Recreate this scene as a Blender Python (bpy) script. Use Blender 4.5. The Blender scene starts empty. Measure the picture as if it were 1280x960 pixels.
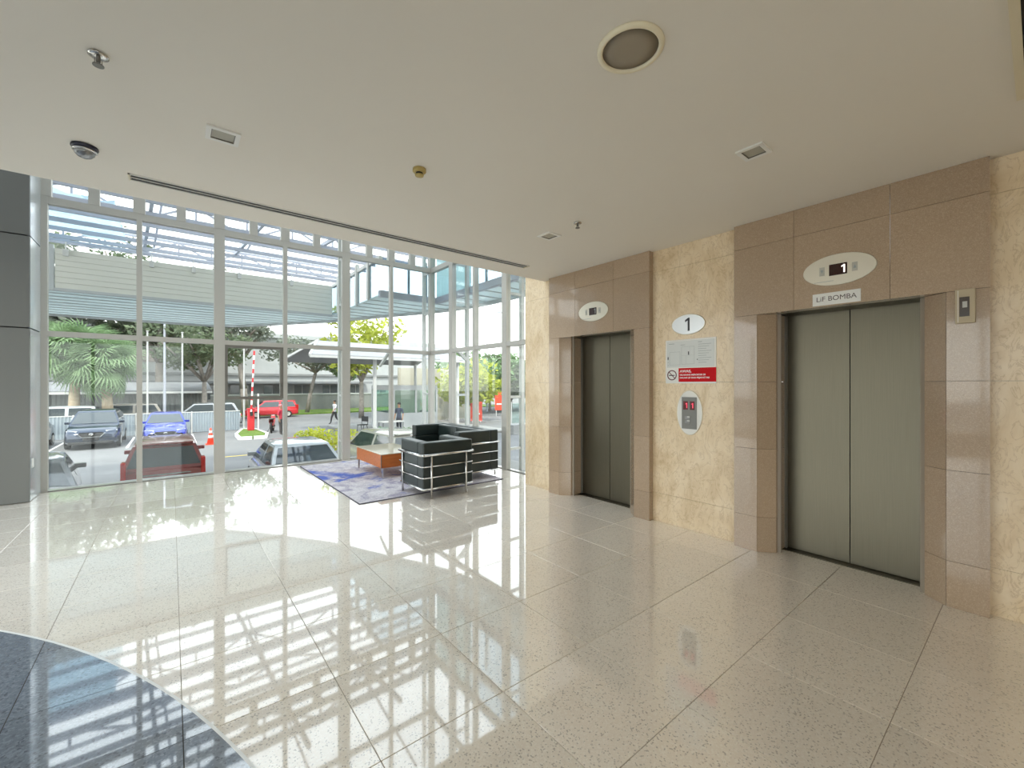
import bpy, bmesh, math, random
from mathutils import Vector, Matrix
random.seed(7)
PI = math.pi
sc = bpy.context.scene
C = bpy.context.collection

# ------------------------------------------------------------------ camera, world, sun, exposure
cam_d = bpy.data.cameras.new('camera')
cam_d.sensor_width = 36.0
cam_d.lens = 531.0 / 1280.0 * 36.0
cam_d.clip_start = 0.05
cam_d.clip_end = 500
cam = bpy.data.objects.new('camera', cam_d)
C.objects.link(cam)
cam.location = (0, 0, 1.5)
cam.rotation_euler = (PI / 2, 0, -math.atan2(0.6257, 0.78006))
sc.camera = cam

world = bpy.data.worlds.new('sky')
sc.world = world
world.use_nodes = True
wn = world.node_tree
wn.nodes.clear()
w_out = wn.nodes.new('ShaderNodeOutputWorld')
w_bg = wn.nodes.new('ShaderNodeBackground')
w_tc = wn.nodes.new('ShaderNodeTexCoord')
w_sep = wn.nodes.new('ShaderNodeSeparateXYZ')
w_ramp = wn.nodes.new('ShaderNodeValToRGB')
w_ramp.color_ramp.elements[0].position = 0.0
w_ramp.color_ramp.elements[0].color = (1.0, 1.0, 0.99, 1)
w_ramp.color_ramp.elements[1].position = 0.9
w_ramp.color_ramp.elements[1].color = (0.80, 0.89, 1.0, 1)
wn.links.new(w_tc.outputs['Generated'], w_sep.inputs[0])
wn.links.new(w_sep.outputs['Z'], w_ramp.inputs[0])
wn.links.new(w_ramp.outputs[0], w_bg.inputs['Color'])
w_bg.inputs['Strength'].default_value = 1.65
wn.links.new(w_bg.outputs[0], w_out.inputs[0])

sun_d = bpy.data.lights.new('sun', 'SUN')
sun_d.energy = 1.8
sun_d.angle = math.radians(4)
sun_d.color = (1.0, 0.94, 0.83)
sun = bpy.data.objects.new('sun', sun_d)
C.objects.link(sun)
sun.rotation_euler = Vector((0.30, 0.62, -1.0)).to_track_quat('-Z', 'Y').to_euler()

sc.view_settings.view_transform = 'Standard'
sc.view_settings.look = 'None'
sc.view_settings.gamma = 1.0
sc.view_settings.use_curve_mapping = False
sc.view_settings.exposure = 1.12
sc.cycles.transparent_max_bounces = 24
sc.cycles.max_bounces = 12
sc.cycles.diffuse_bounces = 6
sc.cycles.glossy_bounces = 6

# ------------------------------------------------------------------ materials
MATS = {}
def mat(name, color=(.8, .8, .8), rough=.5, metal=0.0, spec=.5, trans=0.0, emit=None, estr=0.0, coat=0.0):
    if name in MATS:
        return MATS[name]
    m = bpy.data.materials.new(name)
    m.use_nodes = True
    b = m.node_tree.nodes['Principled BSDF']
    b.inputs['Base Color'].default_value = (*color, 1)
    b.inputs['Roughness'].default_value = rough
    b.inputs['Metallic'].default_value = metal
    b.inputs['Specular IOR Level'].default_value = spec
    b.inputs['Coat Weight'].default_value = coat
    b.inputs['Coat Roughness'].default_value = .04
    b.inputs['Transmission Weight'].default_value = trans
    if emit:
        b.inputs['Emission Color'].default_value = (*emit, 1)
        b.inputs['Emission Strength'].default_value = estr
    MATS[name] = m
    return m

def ramp(nt, src, stops, interp='LINEAR'):
    r = nt.nodes.new('ShaderNodeValToRGB')
    r.color_ramp.interpolation = interp
    els = r.color_ramp.elements
    while len(els) < len(stops):
        els.new(.5)
    for e, (p, c) in zip(els, stops):
        e.position = p
        e.color = (*c, 1)
    nt.links.new(src, r.inputs[0])
    return r.outputs[0]

def mixc(nt, fac, a, b, mode='MIX'):
    n = nt.nodes.new('ShaderNodeMix')
    n.data_type = 'RGBA'
    n.blend_type = mode
    for s, v in ((n.inputs[0], fac), (n.inputs[6], a), (n.inputs[7], b)):
        if hasattr(v, 'is_linked'):
            nt.links.new(v, s)
        elif isinstance(v, tuple):
            s.default_value = (*v, 1)
        else:
            s.default_value = v
    return n.outputs[2]

def coords(nt, scale=(1, 1, 1), kind='Object', rot=(0, 0, 0)):
    mp = nt.nodes.new('ShaderNodeMapping')
    mp.inputs['Scale'].default_value = scale
    mp.inputs['Rotation'].default_value = rot
    if kind == 'World':
        g = nt.nodes.new('ShaderNodeNewGeometry')
        nt.links.new(g.outputs['Position'], mp.inputs[0])
    else:
        t = nt.nodes.new('ShaderNodeTexCoord')
        nt.links.new(t.outputs[kind], mp.inputs[0])
    return mp.outputs[0]

def noise(nt, vec, scale, detail=3, rough=.5, dist=0.0):
    n = nt.nodes.new('ShaderNodeTexNoise')
    n.inputs['Scale'].default_value = scale
    n.inputs['Detail'].default_value = detail
    n.inputs['Roughness'].default_value = rough
    n.inputs['Distortion'].default_value = dist
    nt.links.new(vec, n.inputs['Vector'])
    return n.outputs['Fac']

def voro(nt, vec, scale, out='Color'):
    n = nt.nodes.new('ShaderNodeTexVoronoi')
    n.inputs['Scale'].default_value = scale
    nt.links.new(vec, n.inputs['Vector'])
    return n.outputs[out]

def bump(m, src, strength, dist=.01):
    nt = m.node_tree
    b = nt.nodes.new('ShaderNodeBump')
    b.inputs['Strength'].default_value = strength
    b.inputs['Distance'].default_value = dist
    nt.links.new(src, b.inputs['Height'])
    nt.links.new(b.outputs[0], nt.nodes['Principled BSDF'].inputs['Normal'])

def base(m, src):
    m.node_tree.links.new(src, m.node_tree.nodes['Principled BSDF'].inputs['Base Color'])

def objrand(nt):
    return nt.nodes.new('ShaderNodeObjectInfo').outputs['Random']

def granite(name, light, mid, dark, scale, rough, dark_amt=.12, spec=.5, randamt=.10, speck=.7):
    m = mat(name, mid, rough, spec=spec)
    nt = m.node_tree
    v = coords(nt, kind='World')
    sep = nt.nodes.new('ShaderNodeSeparateColor')
    nt.links.new(voro(nt, v, scale), sep.inputs[0])
    n = noise(nt, v, scale * .35, 4, .65)
    add = nt.nodes.new('ShaderNodeMath')
    add.operation = 'MULTIPLY_ADD'
    nt.links.new(sep.outputs[0], add.inputs[0])
    add.inputs[1].default_value = .55
    nt.links.new(n, add.inputs[2])
    c = ramp(nt, add.outputs[0], [(.30, dark), (.30 + dark_amt * 2, mid), (.80, mid), (1.0, light)])
    c = mixc(nt, ramp(nt, sep.outputs[1], [(.90, (0, 0, 0)), (.93, (speck,) * 3)]), c, dark)
    big = noise(nt, v, 1.7, 3)
    c = mixc(nt, ramp(nt, big, [(.35, (0, 0, 0)), (.7, (.25, .25, .25))]), c, light)
    rnd = ramp(nt, objrand(nt), [(0, (1 - randamt,) * 3), (1, (1 + randamt * .4,) * 3)])
    c = mixc(nt, 1.0, c, rnd, 'MULTIPLY')
    base(m, c)
    return m

def polish(m, ior):
    b = m.node_tree.nodes['Principled BSDF']
    b.inputs['IOR'].default_value = ior
    b.inputs['Coat Weight'].default_value = 1.0
    b.inputs['Coat Roughness'].default_value = .02
    b.inputs['Coat IOR'].default_value = ior

M = {}
M['floor'] = granite('floor_granite', (.95, .88, .78), (.89, .80, .69), (.24, .195, .16), 165, .055, .07, .55, .06, .55)
M['inlay'] = granite('dark_blue_granite', (.27, .31, .37), (.19, .225, .28), (.08, .095, .12), 110, .06, .1, .55, .1)
M['portal'] = granite('pink_granite', (.50, .375, .26), (.415, .298, .20), (.27, .18, .115), 230, .16, .06, .5, .09, .35)
polish(M['floor'], 1.64)
polish(M['inlay'], 1.72)
polish(M['portal'], 1.45)
M['portal'].node_tree.nodes['Principled BSDF'].inputs['Coat Roughness'].default_value = .05
M['grout'] = mat('grout', (.34, .29, .23), .8)
M['inlay_edge'] = mat('white_inlay_strip', (.85, .85, .83), .2)

def marble():
    m = mat('beige_marble', (.74, .58, .36), .22)
    nt = m.node_tree
    v = coords(nt, (1, 1, .55), 'World')
    n1 = noise(nt, v, 3.2, 6, .62, 1.2)
    n2 = noise(nt, v, 9, 5, .6, 2.0)
    c = ramp(nt, n1, [(.30, (.68, .51, .31)), (.48, (.80, .64, .43)), (.62, (.85, .70, .50)), (.8, (.75, .58, .37))])
    vein = ramp(nt, n2, [(.47, (0, 0, 0)), (.50, (.5, .5, .5)), (.53, (0, 0, 0))])
    c = mixc(nt, vein, c, (.50, .34, .18))
    base(m, c)
    return m
M['marble'] = marble()

def ceilmat():
    m = mat('ceiling_paint', (.78, .755, .71), .85, spec=.2)
    nt = m.node_tree
    c = ramp(nt, noise(nt, coords(nt, kind='World'), .6, 2), [(.3, (.80, .755, .675)), (.7, (.83, .785, .705))])
    base(m, c)
    return m
M['ceiling'] = ceilmat()

def brushed(name, col, rough, axis=(260, 260, 3)):
    m = mat(name, col, rough, 1.0)
    nt = m.node_tree
    n = noise(nt, coords(nt, axis, 'World'), 1.0, 3, .6)
    c = ramp(nt, n, [(.3, tuple(x * .92 for x in col)), (.7, tuple(min(1, x * 1.04) for x in col))])
    base(m, c)
    bump(m, n, .05, .002)
    return m
M['steel'] = brushed('brushed_steel', (.15, .134, .098), .36)
M['clad'] = mat('grey_cladding', (.15, .152, .142), .36, .4)
M['clad_side'] = mat('polished_cladding', (.74, .78, .81), .22, .6)  # pale bluish tone put in for the daylight reflected on this side
M['chrome'] = mat('chrome', (.66, .65, .63), .16, 1.0)
M['alu'] = mat('painted_aluminium', (.50, .48, .44), .42, .25)
M['alu_dark'] = mat('dark_aluminium', (.20, .19, .17), .4, .4)
M['black'] = mat('black_plastic', (.02, .02, .02), .45)
M['dark'] = mat('dark_void', (.03, .027, .024), .9)
M['white'] = mat('white_plastic', (.82, .81, .77), .35)
M['offwhite'] = mat('cream_plastic', (.74, .67, .50), .5)

def glassmat(name, tint, refl=1.0):
    m = bpy.data.materials.new(name)
    m.use_nodes = True
    nt = m.node_tree
    nt.nodes.clear()
    o = nt.nodes.new('ShaderNodeOutputMaterial')
    t = nt.nodes.new('ShaderNodeBsdfTransparent')
    t.inputs[0].default_value = (*tint, 1)
    g = nt.nodes.new('ShaderNodeBsdfGlossy')
    g.inputs['Roughness'].default_value = .005
    f = nt.nodes.new('ShaderNodeFresnel')
    gb = nt.nodes.new('ShaderNodeNewGeometry')
    mr = nt.nodes.new('ShaderNodeMapRange')          # the same index from either side of the thin pane
    mr.inputs['To Min'].default_value = 1.45
    mr.inputs['To Max'].default_value = 1 / 1.45
    nt.links.new(gb.outputs['Backfacing'], mr.inputs['Value'])
    nt.links.new(mr.outputs[0], f.inputs[0])
    k = nt.nodes.new('ShaderNodeMath')
    k.operation = 'MULTIPLY'
    k.inputs[1].default_value = refl
    nt.links.new(f.outputs[0], k.inputs[0])
    x = nt.nodes.new('ShaderNodeMixShader')
    nt.links.new(k.outputs[0], x.inputs[0])
    nt.links.new(t.outputs[0], x.inputs[1])
    nt.links.new(g.outputs[0], x.inputs[2])
    nt.links.new(x.outputs[0], o.inputs[0])
    return m
M['glass'] = glassmat('window_glass', (.96, .985, .975), .9)
M['glass_blue'] = glassmat('canopy_glass', (.84, .90, .93), 1.0)
M['glass_tint'] = glassmat('tinted_canopy_glass', (.66, .74, .79), 1.0)
M['glass_green'] = glassmat('green_glass', (.86, .96, .93), 1.0)

def leather():
    m = mat('black_leather', (.018, .028, .026), .36, spec=.5)
    nt = m.node_tree
    n = noise(nt, coords(nt, kind='Object'), 120, 3)
    bump(m, n, .12, .002)
    return m
M['leather'] = leather()

def rugmat():
    m = mat('rug_pile', (.5, .48, .52), .95, spec=.1)
    nt = m.node_tree
    v = coords(nt, kind='Object')
    a = noise(nt, v, 1.1, 5, .62, .8)
    b = noise(nt, v, 2.6, 8, .72, 1.5)
    c = noise(nt, v, 45, 4, .7)
    col = ramp(nt, b, [(.30, (.16, .13, .22)), (.40, (.42, .38, .46)), (.52, (.66, .61, .62)), (.70, (.74, .70, .70))])
    blue = ramp(nt, a, [(.53, (0, 0, 0)), (.60, (1, 1, 1))])
    col = mixc(nt, blue, col, mixc(nt, b, (.05, .09, .42), (.20, .27, .62)))
    col = mixc(nt, ramp(nt, c, [(.35, (.35, .35, .35)), (.6, (0, 0, 0))]), col, (.10, .09, .14))
    base(m, col)
    bump(m, c, .5, .004)
    return m
M['rug'] = rugmat()

def wood(name, c1, c2, rough=.35):
    m = mat(name, c1, rough)
    nt = m.node_tree
    n = noise(nt, coords(nt, (2, 18, 18), 'Object'), 1.5, 5, .6, .5)
    base(m, ramp(nt, n, [(.3, c1), (.7, c2)]))
    return m
M['table_wood'] = wood('orange_veneer', (.46, .115, .022), (.62, .19, .045))

def varied(name, c1, c2, scale, rough=.8, kind='World', detail=4, metal=0, spec=.3):
    m = mat(name, c1, rough, metal, spec)
    nt = m.node_tree
    n = noise(nt, coords(nt, kind=kind), scale, detail, .6)
    base(m, ramp(nt, n, [(.32, c1), (.68, c2)]))
    return m
M['asphalt'] = varied('asphalt', (.15, .15, .152), (.21, .208, .206), .35, .9, detail=6)
M['concrete'] = varied('concrete', (.26, .255, .245), (.33, .325, .31), 1.2, .85)
M['grass'] = varied('grass_turf', (.07, .13, .02), (.15, .22, .04), 3.0, .95)
M['pale_paint'] = mat('white_exterior_paint', (.45, .45, .44), .6)
M['wall_white'] = varied('white_render', (.38, .39, .39), (.45, .46, .455), .6, .85)
M['wall_grey'] = varied('grey_render', (.20, .205, .205), (.26, .263, .26), .5, .85)
M['wall_pink'] = varied('pink_render', (.29, .25, .24), (.34, .30, .28), .5, .85)
M['wall_cream'] = varied('cream_render', (.34, .32, .26), (.40, .37, .30), .5, .85)
M['sheet'] = varied('painted_sheet_steel', (.30, .35, .39), (.36, .41, .44), .5, .5)
M['shutter'] = varied('grey_sheet_steel', (.15, .17, .165), (.20, .21, .205), .5, .55)
M['roof_grey'] = varied('grey_roof_sheet', (.20, .205, .215), (.26, .265, .275), .5, .6)
M['beige_clad'] = varied('beige_canopy_cladding', (.74, .735, .67), (.80, .79, .72), .4, .55)
M['blue_clad'] = varied('pale_blue_canopy_cladding', (.62, .69, .70), (.68, .75, .75), .4, .5)
M['grey_clad2'] = varied('grey_canopy_cladding', (.46, .48, .48), (.52, .54, .54), .4, .5)
M['steel_paint'] = mat('blue_grey_steel_paint', (.43, .445, .51), .5)
M['far_glass'] = mat('far_window_glass', (.16, .18, .19), .1, spec=.8)  # pane colour greyed to put the haze of distance into it
M['steel_white'] = mat('white_steel_paint', (.62, .62, .60), .45)
M['yellow'] = mat('yellow_road_paint', (.75, .55, .08), .8)
M['roadwhite'] = mat('white_road_paint', (.80, .80, .78), .8)
M['red'] = mat('red_paint', (.62, .03, .04), .4)
M['redsign'] = mat('red_sign_print', (.62, .004, .010), .5, spec=.15)
M['redplastic'] = mat('red_orange_plastic', (.80, .07, .03), .5)
M['rubber'] = mat('rubber', (.02, .02, .02), .8)
M['carglass'] = mat('car_glass', (.035, .045, .05), .04, spec=.9)
M['lamp_red'] = mat('red_lens', (.45, .01, .01), .15)
M['lamp_clear'] = mat('clear_lens', (.75, .76, .78), .1, spec=.8)
M['skin'] = mat('skin', (.30, .17, .10), .6)
M['hair'] = mat('dark_hair', (.015, .012, .01), .6)
M['bark'] = varied('bark', (.20, .18, .16), (.30, .27, .24), 6, .95)  # lightened along with the leaves to carry the outdoor haze
M['palmbark'] = varied('palm_bark', (.32, .25, .17), (.46, .37, .26), 5, .95)

def leafmat(name, c1, c2):
    m = mat(name, c1, .6, spec=.3)
    nt = m.node_tree
    n = noise(nt, coords(nt, kind='World'), 1.6, 4, .7)
    col = ramp(nt, n, [(.3, c1), (.7, c2)])
    base(m, col)
    tr = nt.nodes.new('ShaderNodeBsdfTranslucent')
    nt.links.new(col, tr.inputs[0])
    mx = nt.nodes.new('ShaderNodeMixShader')
    mx.inputs[0].default_value = .35
    out = nt.nodes['Material Output']
    nt.links.new(nt.nodes['Principled BSDF'].outputs[0], mx.inputs[1])
    nt.links.new(tr.outputs[0], mx.inputs[2])
    nt.links.new(mx.outputs[0], out.inputs[0])
    return m
M['leaf_dark'] = leafmat('dark_leaves', (.085, .115, .065), (.17, .21, .12))  # leaf tones lightened so the outdoor haze sits in their colour
M['leaf_mid'] = leafmat('green_leaves', (.10, .18, .08), (.23, .34, .15))
M['leaf_yellow'] = leafmat('yellow_green_leaves', (.22, .28, .03), (.50, .52, .08))
M['leaf_grey'] = leafmat('grey_green_leaves', (.15, .17, .14), (.28, .31, .24))
M['leaf_palm'] = leafmat('palm_leaves', (.14, .24, .11), (.34, .46, .25))
M['leaf_gold'] = leafmat('golden_leaves', (.36, .40, .03), (.62, .63, .07))

# ------------------------------------------------------------------ mesh helpers
class MB:
    def __init__(self):
        self.v = []
        self.f = []
    def add(self, vs, fs):
        n = len(self.v)
        self.v += [tuple(p) for p in vs]
        self.f += [tuple(i + n for i in q) for q in fs]
        return self
    def box(self, x0, x1, y0, y1, z0, z1):
        return self.add([(x0, y0, z0), (x1, y0, z0), (x1, y1, z0), (x0, y1, z0), (x0, y0, z1), (x1, y0, z1), (x1, y1, z1), (x0, y1, z1)],
                        [(0, 3, 2, 1), (4, 5, 6, 7), (0, 1, 5, 4), (1, 2, 6, 5), (2, 3, 7, 6), (3, 0, 4, 7)])
    def prism(self, poly, z0, z1):
        n = len(poly)
        vs = [(x, y, z0) for x, y in poly] + [(x, y, z1) for x, y in poly]
        fs = [tuple(range(n - 1, -1, -1)), tuple(range(n, 2 * n))] + [(i, (i + 1) % n, n + (i + 1) % n, n + i) for i in range(n)]
        return self.add(vs, fs)
    def frame(self, p, q):
        p, q = Vector(p), Vector(q)
        d = (q - p).normalized()
        up = Vector((0, 0, 1)) if abs(d.z) < .95 else Vector((0, 1, 0))
        s = d.cross(up).normalized()
        return p, q, s, s.cross(d).normalized()
    def bar(self, p, q, w, h=None):
        h = h or w
        p, q, s, t = self.frame(p, q)
        r = [s * a * w / 2 + t * b * h / 2 for a, b in ((-1, -1), (1, -1), (1, 1), (-1, 1))]
        return self.add([p + e for e in r] + [q + e for e in r], [(3, 2, 1, 0), (4, 5, 6, 7)] + [(i, (i + 1) % 4, 4 + (i + 1) % 4, 4 + i) for i in range(4)])
    def tube(self, p, q, r, r2=None, n=10):
        r2 = r if r2 is None else r2
        p, q, s, t = self.frame(p, q)
        vs = []
        for c, rr in ((p, r), (q, r2)):
            for i in range(n):
                a = 2 * PI * i / n
                vs.append(c + (s * math.cos(a) + t * math.sin(a)) * rr)
        return self.add(vs, [tuple(range(n - 1, -1, -1)), tuple(range(n, 2 * n))] + [(i, (i + 1) % n, n + (i + 1) % n, n + i) for i in range(n)])
    def path(self, pts, r, n=8):
        for i in range(len(pts) - 1):
            ra = r[i] if isinstance(r, (list, tuple)) else r
            rb = r[i + 1] if isinstance(r, (list, tuple)) else r
            self.tube(pts[i], pts[i + 1], ra, rb, n)
        return self
    def lathe(self, prof, n=24, c=(0, 0, 0), sx=1, sy=1):
        k = len(prof)
        vs = []
        for i in range(n):
            a = 2 * PI * i / n
            for r, z in prof:
                vs.append((c[0] + r * math.cos(a) * sx, c[1] + r * math.sin(a) * sy, c[2] + z))
        fs = []
        for i in range(n):
            for j in range(k - 1):
                fs.append((i * k + j, ((i + 1) % n) * k + j, ((i + 1) % n) * k + j + 1, i * k + j + 1))
        if prof[0][0] > 1e-6:
            fs.append(tuple(i * k for i in range(n - 1, -1, -1)))
        if prof[-1][0] > 1e-6:
            fs.append(tuple(i * k + k - 1 for i in range(n)))
        return self.add(vs, fs)
    def grid(self, rows, close=False):
        """rows: list of equal length point lists"""
        n, k = len(rows), len(rows[0])
        vs = [p for r in rows for p in r]
        fs = []
        for i in range(n - 1):
            for j in range(k if close else k - 1):
                fs.append((i * k + j, i * k + (j + 1) % k, (i + 1) * k + (j + 1) % k, (i + 1) * k + j))
        return self.add(vs, fs)
    def mesh(self, name, smooth=False):
        me = bpy.data.meshes.new(name)
        me.from_pydata(self.v, [], self.f)
        bm = bmesh.new()
        bm.from_mesh(me)
        bmesh.ops.remove_doubles(bm, verts=bm.verts, dist=1e-5)
        bmesh.ops.recalc_face_normals(bm, faces=bm.faces)
        bm.to_mesh(me)
        bm.free()
        if smooth:
            me.polygons.foreach_set('use_smooth', [True] * len(me.polygons))
        me.update()
        return me
    def build(self, name, m, parent=None, loc=None, rz=0, smooth=False, bevel=0, seg=2, autosmooth=False):
        me = self.mesh(name, smooth)
        me.materials.append(M[m] if isinstance(m, str) else m)
        o = link(name, me, parent, loc, rz)
        if bevel:
            b = o.modifiers.new('bevel', 'BEVEL')
            b.width = bevel
            b.segments = seg
            b.limit_method = 'ANGLE'
        if autosmooth:
            me.set_sharp_from_angle(angle=math.radians(35))
        return o

def link(name, data, parent=None, loc=None, rz=0):
    o = bpy.data.objects.new(name, data)
    C.objects.link(o)
    if parent:
        o.parent = parent
    if loc:
        o.location = loc
    if rz:
        o.rotation_euler = (0, 0, rz)
    return o

def tag(o, label=None, cat=None, group=None, kind=None):
    if label: o['label'] = label
    if cat: o['category'] = cat
    if group: o['group'] = group
    if kind: o['kind'] = kind
    return o

def empty(name, loc=(0, 0, 0), rz=0, label=None, cat=None, group=None, kind=None):
    return tag(link(name, None, None, loc, rz), label, cat, group, kind)

def Bx(x0, x1, y0, y1, z0, z1):
    return MB().box(x0, x1, y0, y1, z0, z1)

def ellipse(rx, ry, n=40, cx=0, cy=0):
    return [(cx + rx * math.cos(2 * PI * i / n), cy + ry * math.sin(2 * PI * i / n)) for i in range(n)]

def text(body, size, m, parent, x, y, z, align='CENTER', bold=0.0, sx=1.0):
    cu = bpy.data.curves.new('lettering', 'FONT')
    cu.body = body
    cu.size = size
    cu.align_x = align
    cu.align_y = 'CENTER'
    cu.offset = bold
    cu.extrude = .0006
    tmp = bpy.data.objects.new('lettering_tmp', cu)
    C.objects.link(tmp)
    dg = bpy.context.evaluated_depsgraph_get()
    me = bpy.data.meshes.new_from_object(tmp.evaluated_get(dg))
    bpy.data.objects.remove(tmp)
    me.materials.clear()
    me.materials.append(M[m] if isinstance(m, str) else m)
    o = link('lettering', me, parent, (x, y, z))
    o.scale = (sx, 1, 1)
    return o

def digit_one(h, m, parent, x, y, z):
    pts = [(-.03, -.5), (.13, -.5), (.13, .5), (.0, .5), (-.24, .34), (-.24, .18), (-.03, .29)]
    return MB().prism([(x + a * h, y + b * h) for a, b in pts], z, z + .0008).build('digit', m, parent)

def wallframe(name, X, Y, Z, **k):
    """an empty whose local x runs right, y up, z out of a wall that faces -X"""
    o = empty(name, (X, Y, Z), **k)
    o.rotation_euler = Matrix(((0, 0, -1), (-1, 0, 0), (0, 1, 0))).to_euler()
    return o

# ================================================================== STRUCTURE
CEIL = 2.96
XF = 4.083      # face of the lift portals
XW = 4.155      # face of the marble wall
YG = 8.65       # front glass
XG = 4.60       # side glass
TS = 0.612
TX0, TY0 = 0.039, 0.42
ATR = 7.4       # atrium head

# ---- floor
floor = Bx(-6.0, 4.70, -4.0, 8.80, -.30, -.004).build('floor', 'grout')
tag(floor, 'polished beige granite floor laid in square tiles', kind='structure')
t_me = MB()
g = .0013
c = .0015
s = TS / 2 - g
t_me.add([(-s, -s, -.02), (s, -s, -.02), (s, s, -.02), (-s, s, -.02),
          (-s, -s, -c), (s, -s, -c), (s, s, -c), (-s, s, -c),
          (-s + c, -s + c, 0), (s - c, -s + c, 0), (s - c, s - c, 0), (-s + c, s - c, 0)],
         [(3, 2, 1, 0), (8, 9, 10, 11)] + [(i, (i + 1) % 4, 4 + (i + 1) % 4, 4 + i) for i in range(4)]
         + [(4 + i, 4 + (i + 1) % 4, 8 + (i + 1) % 4, 8 + i) for i in range(4)])
tile_mesh = t_me.mesh('tile')
tile_mesh.materials.append(M['floor'])
for i in range(-8, 8):
    for j in range(-2, 14):
        x0, y0 = TX0 + i * TS, TY0 + j * TS
        if x0 + TS > 4.72 or y0 + TS > 8.80:
            continue
        link('tile', tile_mesh, floor, (x0 + TS / 2, y0 + TS / 2, 0))
# border strips that close the grid at the two glass walls, and the lobby behind the camera
MB().box(-4.857, 4.32, 8.3783, 8.80, -.02, 0).build('border_tile', 'floor', floor)
MB().box(4.3243, 4.70, -.804, 8.377, -.02, 0).build('border_tile', 'floor', floor)
MB().box(-6, 4.70, -4, -.806, -.02, 0).box(-6, -4.859, -.805, 8.80, -.02, 0).build('granite_paving', 'floor', floor)

# dark round inlay, cut by the same joints
ICX, ICY, IR = -5.256, .342, 5.736
def clip(poly, a, b, cc):
    out = []
    for k in range(len(poly)):
        p, q = poly[k], poly[(k + 1) % len(poly)]
        dp, dq = a * p[0] + b * p[1] - cc, a * q[0] + b * q[1] - cc
        if dp <= 0: out.append(p)
        if dp * dq < 0:
            t = dp / (dp - dq)
            out.append((p[0] + (q[0] - p[0]) * t, p[1] + (q[1] - p[1]) * t))
    return out
inlay = empty('floor_inlay', (0, 0, 0), label='dark blue-grey round stone inlay with white edge strip in floor', kind='structure')
circ = ellipse(IR - .012, IR - .012, 220, ICX, ICY)
MB().prism(ellipse(IR - .013, IR - .013, 160, ICX, ICY), .0002, .0010).build('inlay_bed', 'dark', inlay)
for i in range(-7, 2):
    for j in range(-2, 10):
        x0, y0 = TX0 + i * TS + .002, TY0 + j * TS + .002
        p = clip(clip(clip(clip(circ, -1, 0, -x0), 1, 0, x0 + TS - .004), 0, -1, -y0), 0, 1, y0 + TS - .004)
        if len(p) > 2:
            MB().prism(p, .0006, .0022).build('inlay_tile', 'inlay', inlay)
r0, r1 = [], []
ring = MB()
rows = []
for i in range(221):
    a = 2 * PI * i / 220
    rows.append([(ICX + math.cos(a) * r, ICY + math.sin(a) * r, z) for r, z in ((IR - .012, .0002), (IR - .012, .0025), (IR + .001, .0025), (IR + .001, .0002))])
ring.grid(rows).build('edge_strip', 'inlay_edge', inlay)

# ---- ceiling
ceiling = Bx(-6.0, XW + .15, -4.0, 4.43, CEIL, CEIL + .35).build('ceiling', 'ceiling')
tag(ceiling, 'plain off-white painted ceiling ending before the glazing', kind='structure')
# ---- marble lift wall with panels
wall_r = empty('wall_right', (0, 0, 0), label='beige marble wall around the two lifts', kind='structure')
P1, P2, PW = 3.480, 0.998, .7925          # portal centres, half width
def marble_run(y0, y1, top=CEIL):
    zs = [0, .31, 1.52, 2.73, top] if top > 2.9 else [0, .31, 1.52, top]
    if top > 3.5:
        zs = [0, .31, 1.52, 2.73, 3.94, 5.15, top]
    for a, b in zip(zs, zs[1:]):
        Bx(XW, XW + .06, y0 + .001, y1 - .001, a + .0012, b - .0012).build('marble_panel', 'marble', wall_r)
marble_run(-1.2, P2 - PW + .03)
marble_run(P2 + PW - .03, P1 - PW + .03)
marble_run(P1 + PW - .03, 4.43)
marble_run(4.43, 4.86, ATR)
for yy in (-2.4, -3.6):
    marble_run(yy, yy + 1.2)
Bx(XW + .06, XW + .08, -4, P2 - .45, 0, CEIL).box(XW + .06, XW + .08, P2 + .45, P1 - .45, 0, CEIL).box(XW + .06, XW + .08, P1 + .45, 4.86, 0, CEIL).build('backing', 'grout', wall_r)
Bx(XW + .06, 5.4, 4.62, 4.86, 0, ATR).build('pier', 'marble', wall_r)

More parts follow.
